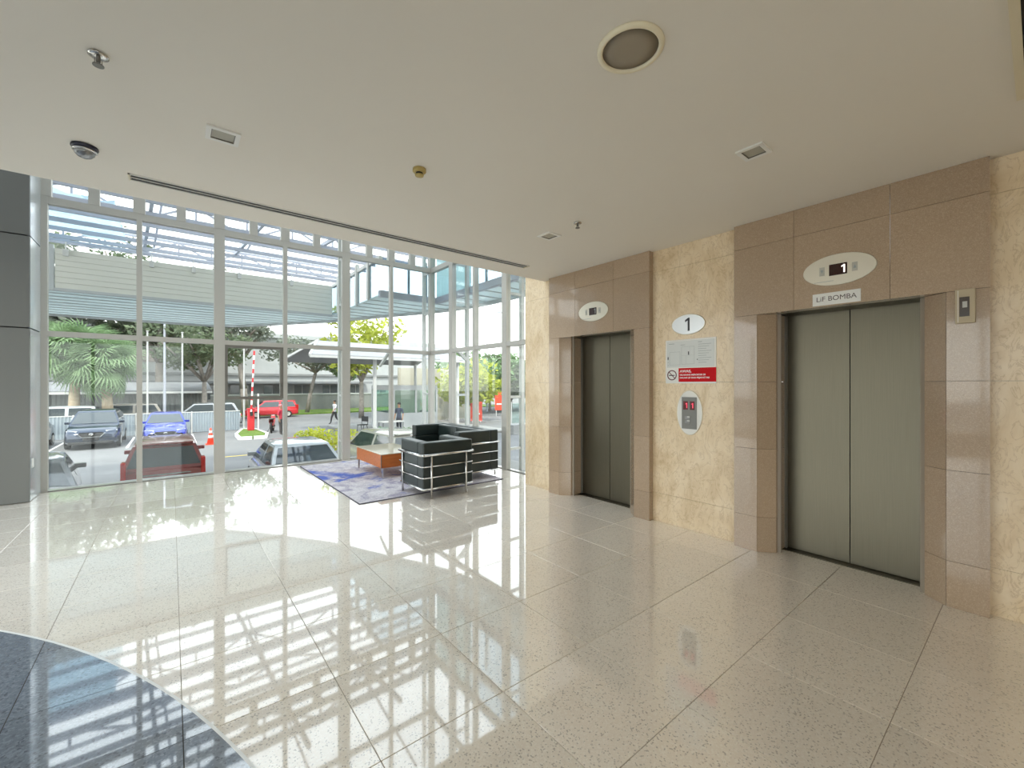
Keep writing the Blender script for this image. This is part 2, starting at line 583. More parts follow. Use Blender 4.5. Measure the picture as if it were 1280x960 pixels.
# ---- lift portals
ZJ = [0, .31, .92, 1.52, 2.12]
def portal(name, yc, label):
    d = empty(name, (XF, yc, 0), label=label, kind='structure')
    HO, HI, TOP = .594, .476, 2.12         # half openings, head height
    G = .0012
    def piece(nm, x0, x1, y0, y1, z0, z1, m='portal'):
        return Bx(x0, x1, y0 + G, y1 - G, z0 + G, z1 - G).build(nm, m, d)
    for sg in (-1, 1):
        for a, b in zip(ZJ, ZJ[1:]):
            lo, hi = sorted((sg * HO, sg * PW))
            piece('stone_panel', 0, .10, lo, hi, a, b)
            # splayed reveal then straight reveal
            poly = [(0.0005, sg * (HO - .0005)), (.105, sg * HI), (.33, sg * HI), (.33, sg * (HO + .02)), (.101, sg * (HO + .02)), (.101, sg * (HO - .001))]
            MB().prism(poly, a + G, b - G).build('reveal_stone', 'portal', d)
    for a, b in ((2.12, 2.735), (2.735, CEIL)):
        for lo, hi in ((-PW, -.307), (-.307, .307), (.307, PW)):
            piece('stone_panel', 0, .10, lo, hi, a, b)
    Bx(.10, .33, -HO, HO, 2.13, 2.40).build('head_stone', 'portal', d)
    Bx(.10, .33, -HO, HO, 2.119, 2.13).build('head_trim', 'steel', d)
    # doors
    for lo, hi in ((-HI - .02, -.0035), (.0035, HI + .02)):
        Bx(.325, .345, lo, hi, .008, 2.14).build('door_leaf', 'steel', d)
    Bx(.345, .37, -HI - .02, HI + .02, 0, 2.15).build('shaft_dark', 'dark', d)
    Bx(.24, .345, -HI, HI, -.003, .004).build('door_sill', 'steel', d)
    for sg in (-1, 1):
        Bx(.30, .326, min(sg * HI, sg * (HI - .018)), max(sg * HI, sg * (HI - .018)), .004, 2.12).build('door_trim', 'alu_dark', d)
    return d
portal('door_1', P1, 'steel two-leaf lift doors in pink granite portal nearer the window')
portal('door_2', P2, 'steel two-leaf fire lift doors in pink granite portal at right')

# ---- pillar with grey cladding at left
pil = empty('wall_pillar', (-1.40, 8.03, 0), label='grey metal clad pillar at the left end of the glazing', kind='structure')
zs = [0, 1.05, 2.21, 3.38, 4.55, 5.7, ATR]
zs = [0, 2.21, 3.38, 4.55, 5.7, ATR]
for a, b in zip(zs, zs[1:]):
    for x0, x1 in ((-1.3, -.003), (-2.6, -1.303)):
        Bx(x0, x1, 0, .03, a + .008, b - .008).build('cladding_panel', 'clad', pil)
    Bx(-.03, 0, .032, .60, a + .008, b - .008).build('side_panel', 'clad_side', pil)
Bx(-2.6, -.035, .035, .70, 0, ATR).build('pillar_core', 'dark', pil)
Bx(0.0, .006, .10, .18, .42, .54).build('socket_plate', 'white', pil)
Bx(-6.0, -4.0, 8.06, 8.6, 0, ATR).build('wall_left', 'ceiling')
tag(bpy.data.objects['wall_left'], 'plain wall beside the clad pillar', kind='structure')

# ---- glazing
def mull(parent, x, y, w, d, z0=0, z1=ATR, nm='mullion', m='alu'):
    return Bx(x - w / 2, x + w / 2, y - d / 2, y + d / 2, z0, z1).build(nm, m, parent)
FX = [-1.37, -.38, .63, 1.62, 2.70, 3.64, 4.60]
win1 = empty('window_1', (0, 0, 0), label='tall front glass wall with mullions looking onto the car park', kind='structure')
H1, H2 = 2.20, 4.05
wide = {.63: .15, 2.70: .15, 4.60: .12}
for x in FX:
    w = wide.get(x, .065)
    mull(win1, x, YG, w, .10)
def ladder(parent, x, y, dx, dy, L=.36):
    o = MB()
    ox, oy = x + dx * L, y + dy * L
    o.box(ox - .035, ox + .035, oy - .035, oy + .035, -1.2, ATR)
    z = .35
    while z < ATR:
        o.bar((x + dx * .05, y + dy * .05, z), (ox, oy, z), .045)
        z += .92
    return o.build('ladder_truss', 'steel_white', parent)
for x in (.63, 2.70, 4.60):
    ladder(win1, x, YG, 0, 1)
for a, b in zip(FX, FX[1:]):
    wa, wb = wide.get(a, .065) / 2, wide.get(b, .065) / 2
    for z, hh in ((H1, .075), (H2, .10), (4.62, .10), (5.9, .07)):
        Bx(a + wa, b - wb, YG - .045, YG + .045, z - hh / 2, z + hh / 2).build('transom', 'alu', win1)
    Bx(a + wa, b - wb, YG - .03, YG + .03, 0, .012).build('sill_channel', 'alu_dark', win1)
    levels = [0.012, H1 - .0375, H1 + .0375, H2 - .05, H2 + .05, 4.57, 4.67, 5.865, 5.935, ATR]
    for z0, z1 in zip(levels[::2], levels[1::2]):
        Bx(a + wa, b - wb, YG - .005, YG + .005, z0, z1).build('pane', 'glass', win1)
    mid = (a + b) / 2
    Bx(mid - .06, mid + .06, YG - .05, YG + .05, H2 + .05, 4.57).build('post', 'alu', win1)
for x in FX:
    Bx(x - .07, x + .07, YG - .055, YG + .055, H2 + .05, 4.57).build('post', 'alu', win1)
# opening light in one bay
fr = MB()
for a, b, z0, z1 in ((.705, 1.5875, 1.235, 1.285), (.705, 1.5875, 2.115, 2.1625), (.705, .745, 1.285, 2.115), (1.535, 1.5875, 1.285, 2.115)):
    fr.box(a, b, YG - .04, YG + .03, z0, z1)
fr.build('opening_light_frame', 'alu_dark', win1)

win2 = empty('window_2', (0, 0, 0), label='side glass wall beside the marble wall looking onto trees', kind='structure')
RY = [8.65, 7.73, 6.86, 5.90, 4.95]
widr = {7.73: .14, 5.90: .13, 8.65: .12}
for y in RY[1:]:
    mull(win2, XG, y, .10, widr.get(y, .07))
for y in (7.73, 5.90):
    ladder(win2, XG, y, 1, 0)
for a, b in zip(RY[1:], RY):
    wa, wb = widr.get(a, .07) / 2, widr.get(b, .07) / 2
    for z, hh in ((H1, .075), (H2, .10), (4.62, .10), (5.9, .07)):
        Bx(XG - .045, XG + .045, a + wa, b - wb, z - hh / 2, z + hh / 2).build('transom', 'alu', win2)
    levels = [0.012, H1 - .0375, H1 + .0375, H2 - .05, H2 + .05, 4.57, 4.67, 5.865, 5.935, ATR]
    Bx(XG - .03, XG + .03, a + wa, b - wb, 0, .012).build('sill_channel', 'alu_dark', win2)
    for z0, z1 in zip(levels[::2], levels[1::2]):
        Bx(XG - .005, XG + .005, a + wa, b - wb, z0, z1).build('pane', 'glass', win2)
MB().bar((XG + .05, 7.73, 2.28), (XG + .42, 7.73, 1.95), .06).build('brace', 'steel_white', win2)
MB().bar((3.64, YG + .05, 2.20), (3.64, YG + .60, 1.9), .05).build('brace', 'steel_white', win1)

# ---- unseen skylight added for more daylight, upper wall and building mass above
sky = empty('added_skylight', (0, 0, 0), label='unseen glass skylight added over the glazed bay for more daylight', kind='structure')
for x in FX + [-2.6, -4.0]:
    Bx(x - .05, x + .05, 4.43, YG + .1, ATR, ATR + .18).build('skylight_beam', 'alu', sky)
Bx(-4.0, XG, 4.44, YG + .05, ATR + .19, ATR + .20).build('pane', 'glass', sky)
Bx(-6.0, XG + .9, 4.13, 4.428, CEIL + .36, 16).build('wall_upper', 'wall_white')
tag(bpy.data.objects['wall_upper'], 'upper storey wall above the lobby ceiling edge', kind='structure')
Bx(-6.0, XG + .9, -4.2, 4.128, CEIL + .4, 16).box(-12, XG + 3, -4.2, 4.428, 16, 26).build('shading_block', 'wall_white')  # unseen mass, made tall and wide to keep sun off the canopy
tag(bpy.data.objects['shading_block'], 'unseen building mass over the lobby, raised to shade the canopy', kind='structure')

# ---- unseen glazing added behind and left of the camera for fill daylight
fill_back = empty('fill_glazing_back', (0, 0, 0), label='unseen glazing behind the viewpoint, added to let in fill daylight', kind='structure')
for i in range(9):
    x = -6 + i * 1.27
    if i < 6: mull(fill_back, x, -4.0, .08, .12, 0, CEIL)
    if i < 5:
        Bx(x + .04, x + 1.23, -4.005, -3.995, 0, CEIL).build('pane', 'glass', fill_back)
fill_left = empty('fill_glazing_left', (0, 0, 0), label='unseen glazing left of the viewpoint, added to let in fill daylight', kind='structure')
for i in range(11):
    y = -4 + i * 1.205
    if i > 1: mull(fill_left, -6.0, y, .12, .08, 0, CEIL)
    if i > 1 and i < 10:
        Bx(-6.005, -5.995, y + .04, y + 1.165, 0, CEIL).build('pane', 'glass', fill_left)

Bx(.38, XW + .1, -4.15, -4.0, 0, CEIL).build('wall_back', 'marble')  # solid parts of the unseen sides, sized to limit the fill daylight
tag(bpy.data.objects['wall_back'], 'marble wall behind the viewpoint', kind='structure')
Bx(-6.15, -6.0, -4.0, -1.6, 0, CEIL).build('wall_side', 'marble')
tag(bpy.data.objects['wall_side'], 'marble wall left of the viewpoint', kind='structure')

# ================================================================== LOBBY THINGS
# ---- rug
rug = MB().prism([(-1.12, -1.55), (1.12, -1.55), (1.12, 1.55), (-1.12, 1.55)], 0, .010).build('rug', 'rug', None, (2.95, 6.86, .0005))
tag(rug, 'blue and mauve abstract patterned rug under the coffee table', 'rug')
e = MB()
for x0, x1, y0, y1 in ((-1.125, 1.125, -1.558, -1.55), (-1.125, 1.125, 1.55, 1.558), (-1.128, -1.12, -1.55, 1.55), (1.12, 1.128, -1.55, 1.55)):
    e.box(x0, x1, y0, y1, 0, .011)
e.build('binding', mat('rug_binding', (.10, .09, .12), .9), rug)

# ---- coffee table
ct = empty('coffee_table', (2.56, 6.46, .0115), label='low coffee table with orange veneer sides and pale glossy top', cat='table')
Bx(0.008, .672, .008, 1.142, .165, .372).build('box_carcass', 'table_wood', ct, bevel=.003)
Bx(0, .68, 0, 1.15, .372, .384).build('tabletop', mat('pale_glossy_top', (.62, .56, .42), .05, spec=.7), ct, bevel=.002)
Bx(-.0015, .009, .0, .012, .165, .372).build('corner_trim', 'alu_dark', ct)
for x in (.035, .645):
    for y in (.035, 1.115):
        Bx(x - .012, x + .012, y - .012, y + .012, 0, .165).build('leg', 'chrome', ct)

# ---- tubular frame armchairs / sofa
def club(name, w, d, hgt, loc, rz, label, cat, seats):
    o = empty(name, loc, rz, label, cat)
    b0, t = .125, .155                     # cushion bottom, cushion thickness
    hw, hd = w / 2, d / 2
    ins = .012
    def cushion(nm, x0, x1, y0, y1, z0, z1, bev=.022):
        q = Bx(x0, x1, y0, y1, z0, z1).build(nm, 'leather', o, bevel=bev, seg=3)
        q.data.polygons.foreach_set('use_smooth', [True] * len(q.data.polygons))
        return q
    # tiered outer cushions: the rails press the leather into four bands
    zb = [b0, .265, .41, .56, hgt]
    for nm, x0, x1, y0, y1 in (('arm', -hw, -hw + t, -hd + t, hd), ('arm', hw - t, hw, -hd + t, hd), ('backrest', -hw, hw, -hd, -hd + t)):
        q = None
        for k, (a, b) in enumerate(zip(zb, zb[1:])):
            m_ = Bx(x0, x1, y0, y1, a, b)
            if q is None:
                q = m_.build(nm, 'leather', o, bevel=.012, seg=2)
            else:
                m_.build('cushion_band', 'leather', q, bevel=.022 if k == 3 else .012, seg=3 if k == 3 else 2)
    sw = (w - 2 * t) / seats
    for k in range(seats):
        x0 = -hw + t + k * sw
        cushion('seat_cushion', x0 + .003, x0 + sw - .003, -hd + t, hd - .005, b0, b0 + .15)
        cushion('seat_cushion', x0 + .003, x0 + sw - .003, -hd + t, hd + .005, b0 + .15, .44)
        if seats > 1:
            cushion('back_cushion', x0 + .003, x0 + sw - .003, -hd + t, -hd + t + .14, .44, hgt - .01)
    # chrome rails wrapping three sides
    R = .016
    ox, oy = hw + R, hd + R
    for z, r in ((.56, .017), (.41, .0095), (.265, .0095)):
        xx, yy = hw + r, hd + r
        pts = [(-xx, hd + .02, z), (-xx, -yy + .03, z), (-xx + .03, -yy, z), (xx - .03, -yy, z), (xx, -yy + .03, z), (xx, hd + .02, z)]
        MB().path(pts, r, 10).build('rail', 'chrome', o, smooth=True)
    lx = hw - .115
    pts = [(-ox + R, hd, .115), (-ox + R, -hd, .115), (ox - R, -hd, .115), (ox - R, hd, .115), (-ox + R, hd, .115)]
    m_ = MB().path(pts, .013, 8)
    m_.path([(-hw, 0, .11), (hw, 0, .11)], .009).path([(-hw, -hd, .11), (hw, hd, .11)], .006)
    m_.build('base_frame', 'chrome', o, smooth=True)
    for sx in (-1, 1):
        MB().tube((sx * lx, -oy, -.0113 if seats == 1 else 0), (sx * lx, -oy, .56), .0145, n=12).build('leg', 'chrome', o, smooth=True)
        MB().tube((sx * (hw + .012), hd - .09, 0), (sx * (hw + .012), hd - .09, .56), .0145, n=12).build('leg', 'chrome', o, smooth=True)
    return o
club('armchair', .76, .68, .72, (2.915, 5.335, .0115), 0, 'black leather cube armchair with chrome rails, its back to the viewer', 'armchair', 1)
club('sofa', 1.62, .74, .755, (3.765, 6.32, .011), PI / 2, 'grey-black leather sofa with chrome rails facing the coffee table', 'sofa', 2)

# ---- ceiling fittings
Z = CEIL
sp = empty('ceiling_speaker', (1.558, 1.12, Z), label='large round grille loudspeaker in the ceiling', cat='loudspeaker')
MB().lathe([(.118, 0), (.118, -.012), (.125, -.016), (.140, -.010), (.142, 0)], 40).build('rim', mat('cream_rim', (.86, .78, .58), .5), sp, smooth=True)
MB().lathe([(.0, -.006), (.06, -.0055), (.118, -.004)], 40).build('grille', mat('speaker_grille', (.34, .29, .22), .7), sp, smooth=True)

def downlight(x, y, hw, hd, label):
    o = empty('recessed_downlight', (x, y, Z), label=label, cat='downlight', group='recessed ceiling downlights')
    fr = MB()
    i = .024
    for a, b, c_, d_ in ((-hw, hw, -hd, -hd + i), (-hw, hw, hd - i, hd), (-hw, -hw + i, -hd + i, hd - i), (hw - i, hw, -hd + i, hd - i)):
        fr.box(a, b, c_, d_, -.010, 0)
    fr.build('frame', 'white', o)
    rs = MB()
    for a, b, c_, d_ in ((-hw + i, hw - i, -hd + i, -hd + i + .004), (-hw + i, hw - i, hd - i - .004, hd - i), (-hw + i, -hw + i + .004, -hd + i, hd - i), (hw - i - .004, hw - i, -hd + i, hd - i)):
        rs.box(a, b, c_, d_, -.008, 0)
    rs.build('recess_lip', 'alu_dark', o)
    Bx(-hw + i, hw - i, -hd + i, hd - i, -.003, -.001).build('diffuser', mat('dull_diffuser', (.42, .40, .33), .35), o)
    return o
downlight(.237, 3.005, .082, .080, 'square recessed downlight nearest the dome camera')
downlight(2.85, 1.13, .080, .078, 'square recessed downlight in front of the fire lift')
downlight(2.90, 3.03, .082, .085, 'small-looking square recessed downlight nearest the air slot end')

def sprinkler(x, y, label):
    o = empty('fire_sprinkler', (x, y, Z), label=label, cat='sprinkler', group='ceiling sprinklers')
    MB().lathe([(0, -.002), (.034, -.002), (.036, -.009), (.020, -.012), (0, -.012)], 20).build('escutcheon', 'chrome', o, smooth=True)
    MB().tube((0, 0, -.012), (0, 0, -.035), .008).bar((-.012, 0, -.02), (-.012, 0, -.048), .003).bar((.012, 0, -.02), (.012, 0, -.048), .003).build('body', 'alu_dark', o)
    MB().lathe([(0, -.048), (.020, -.048), (.020, -.052), (0, -.052)], 14).build('deflector', 'alu_dark', o)
sprinkler(-.252, 2.614, 'fire sprinkler above the dome camera')
sprinkler(2.864, 2.623, 'fire sprinkler beside the small square downlight')

dm = empty('dome_camera', (-.415, 3.68, Z), label='black and silver dome security camera on ceiling', cat='camera')
MB().lathe([(0, 0), (.062, 0), (.064, -.012), (.055, -.026), (0, -.026)], 28).build('base_ring', mat('camera_base', (.03, .03, .05), .3), dm, smooth=True)
MB().lathe([(.052, -.026), (.047, -.048), (.032, -.064), (.014, -.072), (0, -.073)], 28).build('dome', mat('smoky_dome', (.30, .31, .32), .08, .6), dm, smooth=True)
MB().lathe([(0.056, -.024), (.058, -.030), (.050, -.034)], 28).build('trim_ring', 'chrome', dm, smooth=True)

sd = empty('smoke_detector', (1.315, 2.645, Z), label='small yellowed smoke detector on ceiling', cat='detector')
MB().lathe([(0, 0), (.044, 0), (.045, -.018), (.038, -.026), (0, -.026)], 24).build('base', mat('yellowed_plastic', (.50, .38, .13), .5), sd, smooth=True)
MB().lathe([(.024, -.026), (.024, -.038), (0, -.040)], 20).build('chamber', 'black', sd)
MB().lathe([(0, -.040), (.030, -.040), (.028, -.048), (0, -.050)], 20).build('cap', mat('yellowed_plastic', (.50, .38, .13), .5), sd, smooth=True)

sl = empty('air_slot_diffuser', (1.605, 4.005, Z), label='long black double slot air diffuser along the ceiling edge', cat='air diffuser')
Bx(-1.825, 1.825, -.052, .050, -.004, -.001).build('tray', 'black', sl)
for y in (-.055, -.004, .047):
    Bx(-1.84, 1.84, y, y + .006, -.010, 0).build('blade', 'white', sl)
for x in (-1.84, 1.83):
    Bx(x, x + .010, -.055, .057, -.012, 0).build('end_cap', 'offwhite', sl)

hv = empty('ceiling_hatch', (2.86, -.42, Z), label='dark framed ceiling opening at the top right corner', cat='hatch')
f_ = MB()
for a, b, c_, d_ in ((-.5, .5, .47, .5), (-.5, .5, -.5, -.47), (-.5, -.47, -.47, .47), (.47, .5, -.47, .47)):
    f_.box(a, b, c_, d_, -.02, 0)
f_.build('frame', 'offwhite', hv)
Bx(-.47, .47, -.47, .47, -.004, -.001).build('opening', 'dark', hv)

# ---- signs and indicators on the lift wall
M['plate'] = mat('pale_steel_plate', (.72, .67, .56), .28, .75)
M['paper'] = mat('sign_white', (.66, .68, .66), .25)
M['ink'] = mat('black_print', (.02, .02, .025), .5)
M['greyink'] = mat('grey_print', (.30, .33, .33), .5)
M['led'] = mat('lit_digit', (.9, .85, .8), .4, emit=(1, .9, .8), estr=.8)
M['ledred'] = mat('red_led', (.5, .03, .05), .4, emit=(1, .06, .12), estr=.55)
M['display'] = mat('dark_red_display', (.035, .010, .008), .12)
M['display_red'] = mat('red_display', (.12, .004, .006), .12)
def oval_plate(o, rx, ry, m='plate'):
    MB().prism(ellipse(rx, ry, 48), 0, .008).build('plate', m, o, bevel=.003)
    rim_ = MB()
    rows = []
    for i in range(49):
        a = 2 * PI * i / 48
        ca, sa = math.cos(a), math.sin(a)
        rows.append([((rx - .003) * ca, (ry - .003) * sa, .008), (rx * ca, ry * sa, .011), ((rx + .004) * ca, (ry + .004) * sa, .006), ((rx + .004) * ca, (ry + .004) * sa, 0)])
    rim_.grid(rows).build('rim', 'plate', o, smooth=True)
def lift_indicator(y, label, digit_mat):
    o = wallframe('lift_position_indicator', XF, y, 2.40, label=label, cat='lift indicator', group='lift position indicators')
    oval_plate(o, .232, .118)
    Bx(-.058, .058, -.044, .044, .008, .011).build('display', 'display', o)
    digit_one(.062, digit_mat, o, .037, 0, .011)
    for s_ in (-1, 1):
        q = MB()
        q.box(s_ * .105 - .017, s_ * .105 + .017, -.034, .034, .008, .010)
        b_ = q.build('arrow_window', mat('grey_lens', (.48, .46, .40), .3), o)
        MB().prism([(s_ * .105 - .010, -.012), (s_ * .105 + .010, -.012), (s_ * .105, .016)] if s_ > 0 else [(s_ * .105 - .010, .012), (s_ * .105, -.016), (s_ * .105 + .010, .012)], .010, .011).build('arrow', 'greyink', b_)
    Bx(-.17, -.03, -.085, -.082, .008, .009).build('seam', 'greyink', o)
    return o
lift_indicator(P2, 'oval lift indicator showing 1 above the fire lift doors', 'led')
lift_indicator(P1, 'oval lift indicator above the lift doors nearer the window', 'greyink')

o = wallframe('fire_lift_label', XF, 1.013, 2.178, label='white LIF BOMBA label above the right lift doors', cat='sign')
Bx(-.155, .155, -.048, .048, 0, .005).build('plate', 'white', o, bevel=.001)
text('LiF BOMBA', .054, mat('brown_print', (.05, .03, .025), .5), o, 0, 0, .0052)

o = wallframe('fire_switch_box', XF, .314, 2.012, label='small cream fire switch box with dark window beside the lift', cat='switch')
Bx(-.046, .046, -.112, .112, 0, .02).build('housing', mat('beige_plastic', (.52, .43, .29), .5), o, bevel=.004)
Bx(-.026, .020, -.068, .060, .02, .023).build('window', mat('dark_window', (.07, .05, .04), .15), o)
Bx(-.012, .010, -.01, .03, .023, .026).build('key_switch', 'alu', o)
Bx(-.034, -.031, -.105, .105, .02, .022).build('edge_trim', 'white', o)

o = wallframe('floor_number_sign', XW, 2.278, 2.114, label='oval silver sign with black number 1 on marble wall', cat='sign')
oval_plate(o, .178, .102, mat('silver_oval', (.62, .65, .66), .2, .3))
digit_one(.135, 'ink', o, .002, 0, .008)

o = wallframe('notice_board', XW, 2.2585, 1.735, label='white framed evacuation plan with red no-smoking notice below', cat='notice')
Bx(-.272, .272, -.228, .228, 0, .006).build('backing_plate', 'white', o, bevel=.001)
Bx(-.255, .255, -.060, .212, .006, .0075).build('plan_sheet', 'paper', o)
pl = MB()
for x0, x1, y0, y1 in ((-.225, -.105, .10, .102), (-.225, -.105, -.035, -.033), (-.225, -.223, -.035, .10), (-.107, -.105, -.035, .10),
                       (-.09, .05, .15, .152), (-.09, -.088, -.03, .15), (.048, .05, -.03, .15), (-.09, .05, -.03, -.028), (-.09, .05, .06, .061), (-.04, -.039, -.03, .06),
                       (.0, .001, .06, .15)):
    pl.box(x0, x1, y0, y1, .0075, .008)
pl.build('plan_lines', 'greyink', o)
pl = MB()
for k in range(9):
    yy = .165 - k * .023
    pl.box(.09, .225 - (k % 3) * .025, yy, yy + .004, .0075, .008)
for k in range(4):
    pl.box(-.245, -.238, .05 - k * .03, .058 - k * .03, .0075, .008)
pl.box(-.235, -.17, .185, .191, .0075, .008).box(.09, .13, .188, .194, .0075, .008).box(-.10, -.05, .168, .173, .0075, .008)
pl.build('plan_legend', 'greyink', o)['kind'] = 'stuff'
Bx(-.018, -.006, .065, .10, .0075, .008).box(-.248, -.236, .02, .05, .0075, .008).box(.078, .086, .008, .02, .0075, .008).build('plan_markers', 'ink', o)['kind'] = 'stuff'
Bx(-.122, .272, -.212, -.070, .006, .0078).build('red_panel', 'redsign', o)
M['pinkwhite'] = mat('white_print', (.85, .80, .80), .4)
text('AWAS,', .036, 'pinkwhite', o, -.108, -.104, .008, 'LEFT', .0012, 1.15)
text('DILARANG MEROKOK DI', .0215, 'pinkwhite', o, -.108, -.141, .008, 'LEFT', .0009, 1.12)
text('DALAM LIF DAN PEJABAT INI', .0215, 'pinkwhite', o, -.108, -.171, .008, 'LEFT', .0009, 1.13)
ns = MB()
rows = []
for i in range(33):
    a = 2 * PI * i / 32
    rows.append([(-.198 + math.cos(a) * r, -.142 + math.sin(a) * r, z) for r, z in ((.044, .006), (.044, .008), (.054, .008), (.054, .006))])
ns.grid(rows).bar((-.198 - .034, -.142 + .034, .0075), (-.198 + .034, -.142 - .034, .0075), .008, .001)
ns.build('no_smoking_ring', mat('maroon_print', (.12, .015, .03), .5), o)
Bx(-.232, -.176, -.149, -.139, .006, .0076).box(-.172, -.165, -.149, -.139, .006, .0076).build('cigarette', 'ink', o)

o = wallframe('lift_call_panel', XW, 2.262, 1.205, label='oval white lift call panel with red digits and buttons', cat='call panel')
oval_plate(o, .134, .226, 'white')
Bx(-.080, .080, -.166, .160, .008, .013).build('face_plate', mat('grey_steel_face', (.20, .198, .185), .4, .2), o, bevel=.001)
for k, x in enumerate((-.038, .034)):
    q = Bx(x - .025, x + .025, .030, .118, .013, .0145).build('display', 'display_red', o)
    digit_one(.052, 'ledred', q, x + (.012 if k == 0 else .004), .074, .0145)
for k, y in enumerate((-.052, -.092)):
    b_ = Bx(-.045, .012, y - .018, y + .018, .013, .018).build('call_button', mat('grey_button', (.27, .27, .26), .35, .2), o, bevel=.002)
    Bx(-.020, .010, y + .006, y + .013, .018, .0185).build('button_mark', 'white', b_)

# ================================================================== OUTSIDE
G = -1.45
road = Bx(-90, 120, -60, 150, G - .3, G).build('road', 'asphalt')
tag(road, 'grey asphalt car park and road outside the glazing', kind='structure')
for k, x in enumerate((-1.25, 1.25, 4.1)):
    Bx(x - .05, x + .05, 10.2, 15.2, G, G + .004).build('parking_line', 'roadwhite', road)
for k, x in enumerate((-4.2, -1.6, .95)):
    Bx(x - .05, x + .05, 26.4, 31.4, G, G + .004).build('parking_line', 'roadwhite', road)
Bx(1.6, 9.5, 20.6, 20.72, G, G + .004).build('road_line', 'yellow', road)
plinth = Bx(-6.0, XG + .9, 8.82, 9.28, G, -.06).box(XG + .12, XG + .88, -4, 8.82, G, -.06).build('plinth', 'concrete')
tag(plinth, 'low concrete plinth under the glass walls', kind='structure')

terr = Bx(-16, 8, -16, -4.1, G, -.05).box(-16, -6.1, -4.1, 12, G, -.05).build('bounce_terrace', mat('bounce_paving', (.50, .47, .42), .8))  # unseen, added to bounce sunlight up to the lobby ceiling
tag(terr, 'unseen pale paving added around the back of the lobby to bounce sunlight inside', kind='structure')

def polymat(name, col, tr):
    m = mat(name, col, .35)
    nt = m.node_tree
    n = noise(nt, coords(nt, kind='World'), .5, 4, .6)
    cc = ramp(nt, n, [(.3, tuple(x * .9 for x in tr)), (.7, tr)])
    t_ = nt.nodes.new('ShaderNodeBsdfTranslucent')
    nt.links.new(cc, t_.inputs[0])
    mx = nt.nodes.new('ShaderNodeMixShader')
    mx.inputs[0].default_value = .62
    nt.links.new(nt.nodes['Principled BSDF'].outputs[0], mx.inputs[1])
    nt.links.new(t_.outputs[0], mx.inputs[2])
    nt.links.new(mx.outputs[0], nt.nodes['Material Output'].inputs[0])
    return m
M['poly'] = polymat('translucent_pale_blue_sheet', (.62, .68, .68), (.76, .81, .80))
M['poly_teal'] = polymat('translucent_teal_sheet', (.50, .62, .64), (.66, .84, .86))

# ---- entrance canopy with curved fascia
def catmull(pts, n=5):
    out = []
    for i in range(len(pts) - 1):
        p0, p1, p2, p3 = pts[max(i - 1, 0)], pts[i], pts[i + 1], pts[min(i + 2, len(pts) - 1)]
        for k in range(n):
            t = k / n
            out.append(tuple(.5 * (2 * b + (c2 - a) * t + (2 * a - 5 * b + 4 * c2 - d2) * t * t + (-a + 3 * b - 3 * c2 + d2) * t ** 3) for a, b, c2, d2 in zip(p0, p1, p2, p3)))
    out.append(pts[-1])
    return out
FP = catmull([(-2.5, 17.3), (-.9, 17.35), (1.0, 17.25), (1.75, 16.75), (2.6, 15.6), (3.85, 13.7), (4.75, 11.75), (5.5, 10.2), (5.86, 8.9), (5.95, 7.5), (5.95, 5.2)])
can = empty('entrance_canopy', (0, 12, 3.4), label='curved steel entrance canopy with slatted fascia beyond the front glass', cat='canopy')
can.location = (0, 0, 0)
def normals(path):
    out = []
    for i in range(len(path)):
        a, b = Vector(path[max(i - 1, 0)]), Vector(path[min(i + 1, len(path) - 1)])
        d = (b - a).normalized()
        out.append(Vector((-d.y, d.x)))       # points outwards (away from the building)
    return out
def band(nm, path, z0, z1, m, pitch=0.0, thick=.08):
    ns_ = normals(path)
    prof = []
    if pitch:
        k = max(1, round((z1 - z0) / pitch))
        for i in range(k):
            za, zb_ = z0 + (z1 - z0) * i / k, z0 + (z1 - z0) * (i + 1) / k
            prof += [(0.0, za), (-.016, za + .004), (0.0, zb_ - .012)]
    prof += [(0.0, z0), (0.0, z1)] if not pitch else [(0.0, z1)]
    prof += [(thick, z1), (thick, z0)]
    rows = []
    for p, n in zip(path, ns_):
        rows.append([(p[0] + n.x * o_, p[1] + n.y * o_, z) for o_, z in prof])
    mb = MB().grid(rows, close=True)
    k = len(prof)
    mb.f.append(tuple(range(k)))
    mb.f.append(tuple(len(mb.v) - k + i for i in range(k)))
    return mb.build(nm, m, can)
def edgeX(y):
    for a, b in zip(FP, FP[1:]):
        if a[1] >= y >= b[1] and a[1] > b[1]:
            return a[0] + (b[0] - a[0]) * (a[1] - y) / (a[1] - b[1])
    return .9
HS = 3.47                                   # soffit level
FPL = [(-6.5, 17.3)] + FP
band('outer_rim', FPL, HS - .06, HS + .22, 'grey_clad2', 0, .10)
# soffit plate, three rectangles deep behind the curved rim, and its long slats
pts = [(-6.5, 12.82), (3.62, 12.82), (3.62, 9.22), (5.02, 9.22), (5.02, 5.2)] + [p for p in reversed(FPL)]
y = 5.3
while y < 17.2:
    xl = -6.5 if y > 12.7 else (3.62 if y > 9.2 else 5.02)
    Bx(xl, edgeX(y + .22) - .03, y, y + .49, HS, HS + .02).build('soffit_slat', 'poly', can)
    Bx(xl, edgeX(y + .22) - .03, y + .475, y + .505, HS - .018, HS).build('soffit_rib', 'grey_clad2', can)
    y += .5
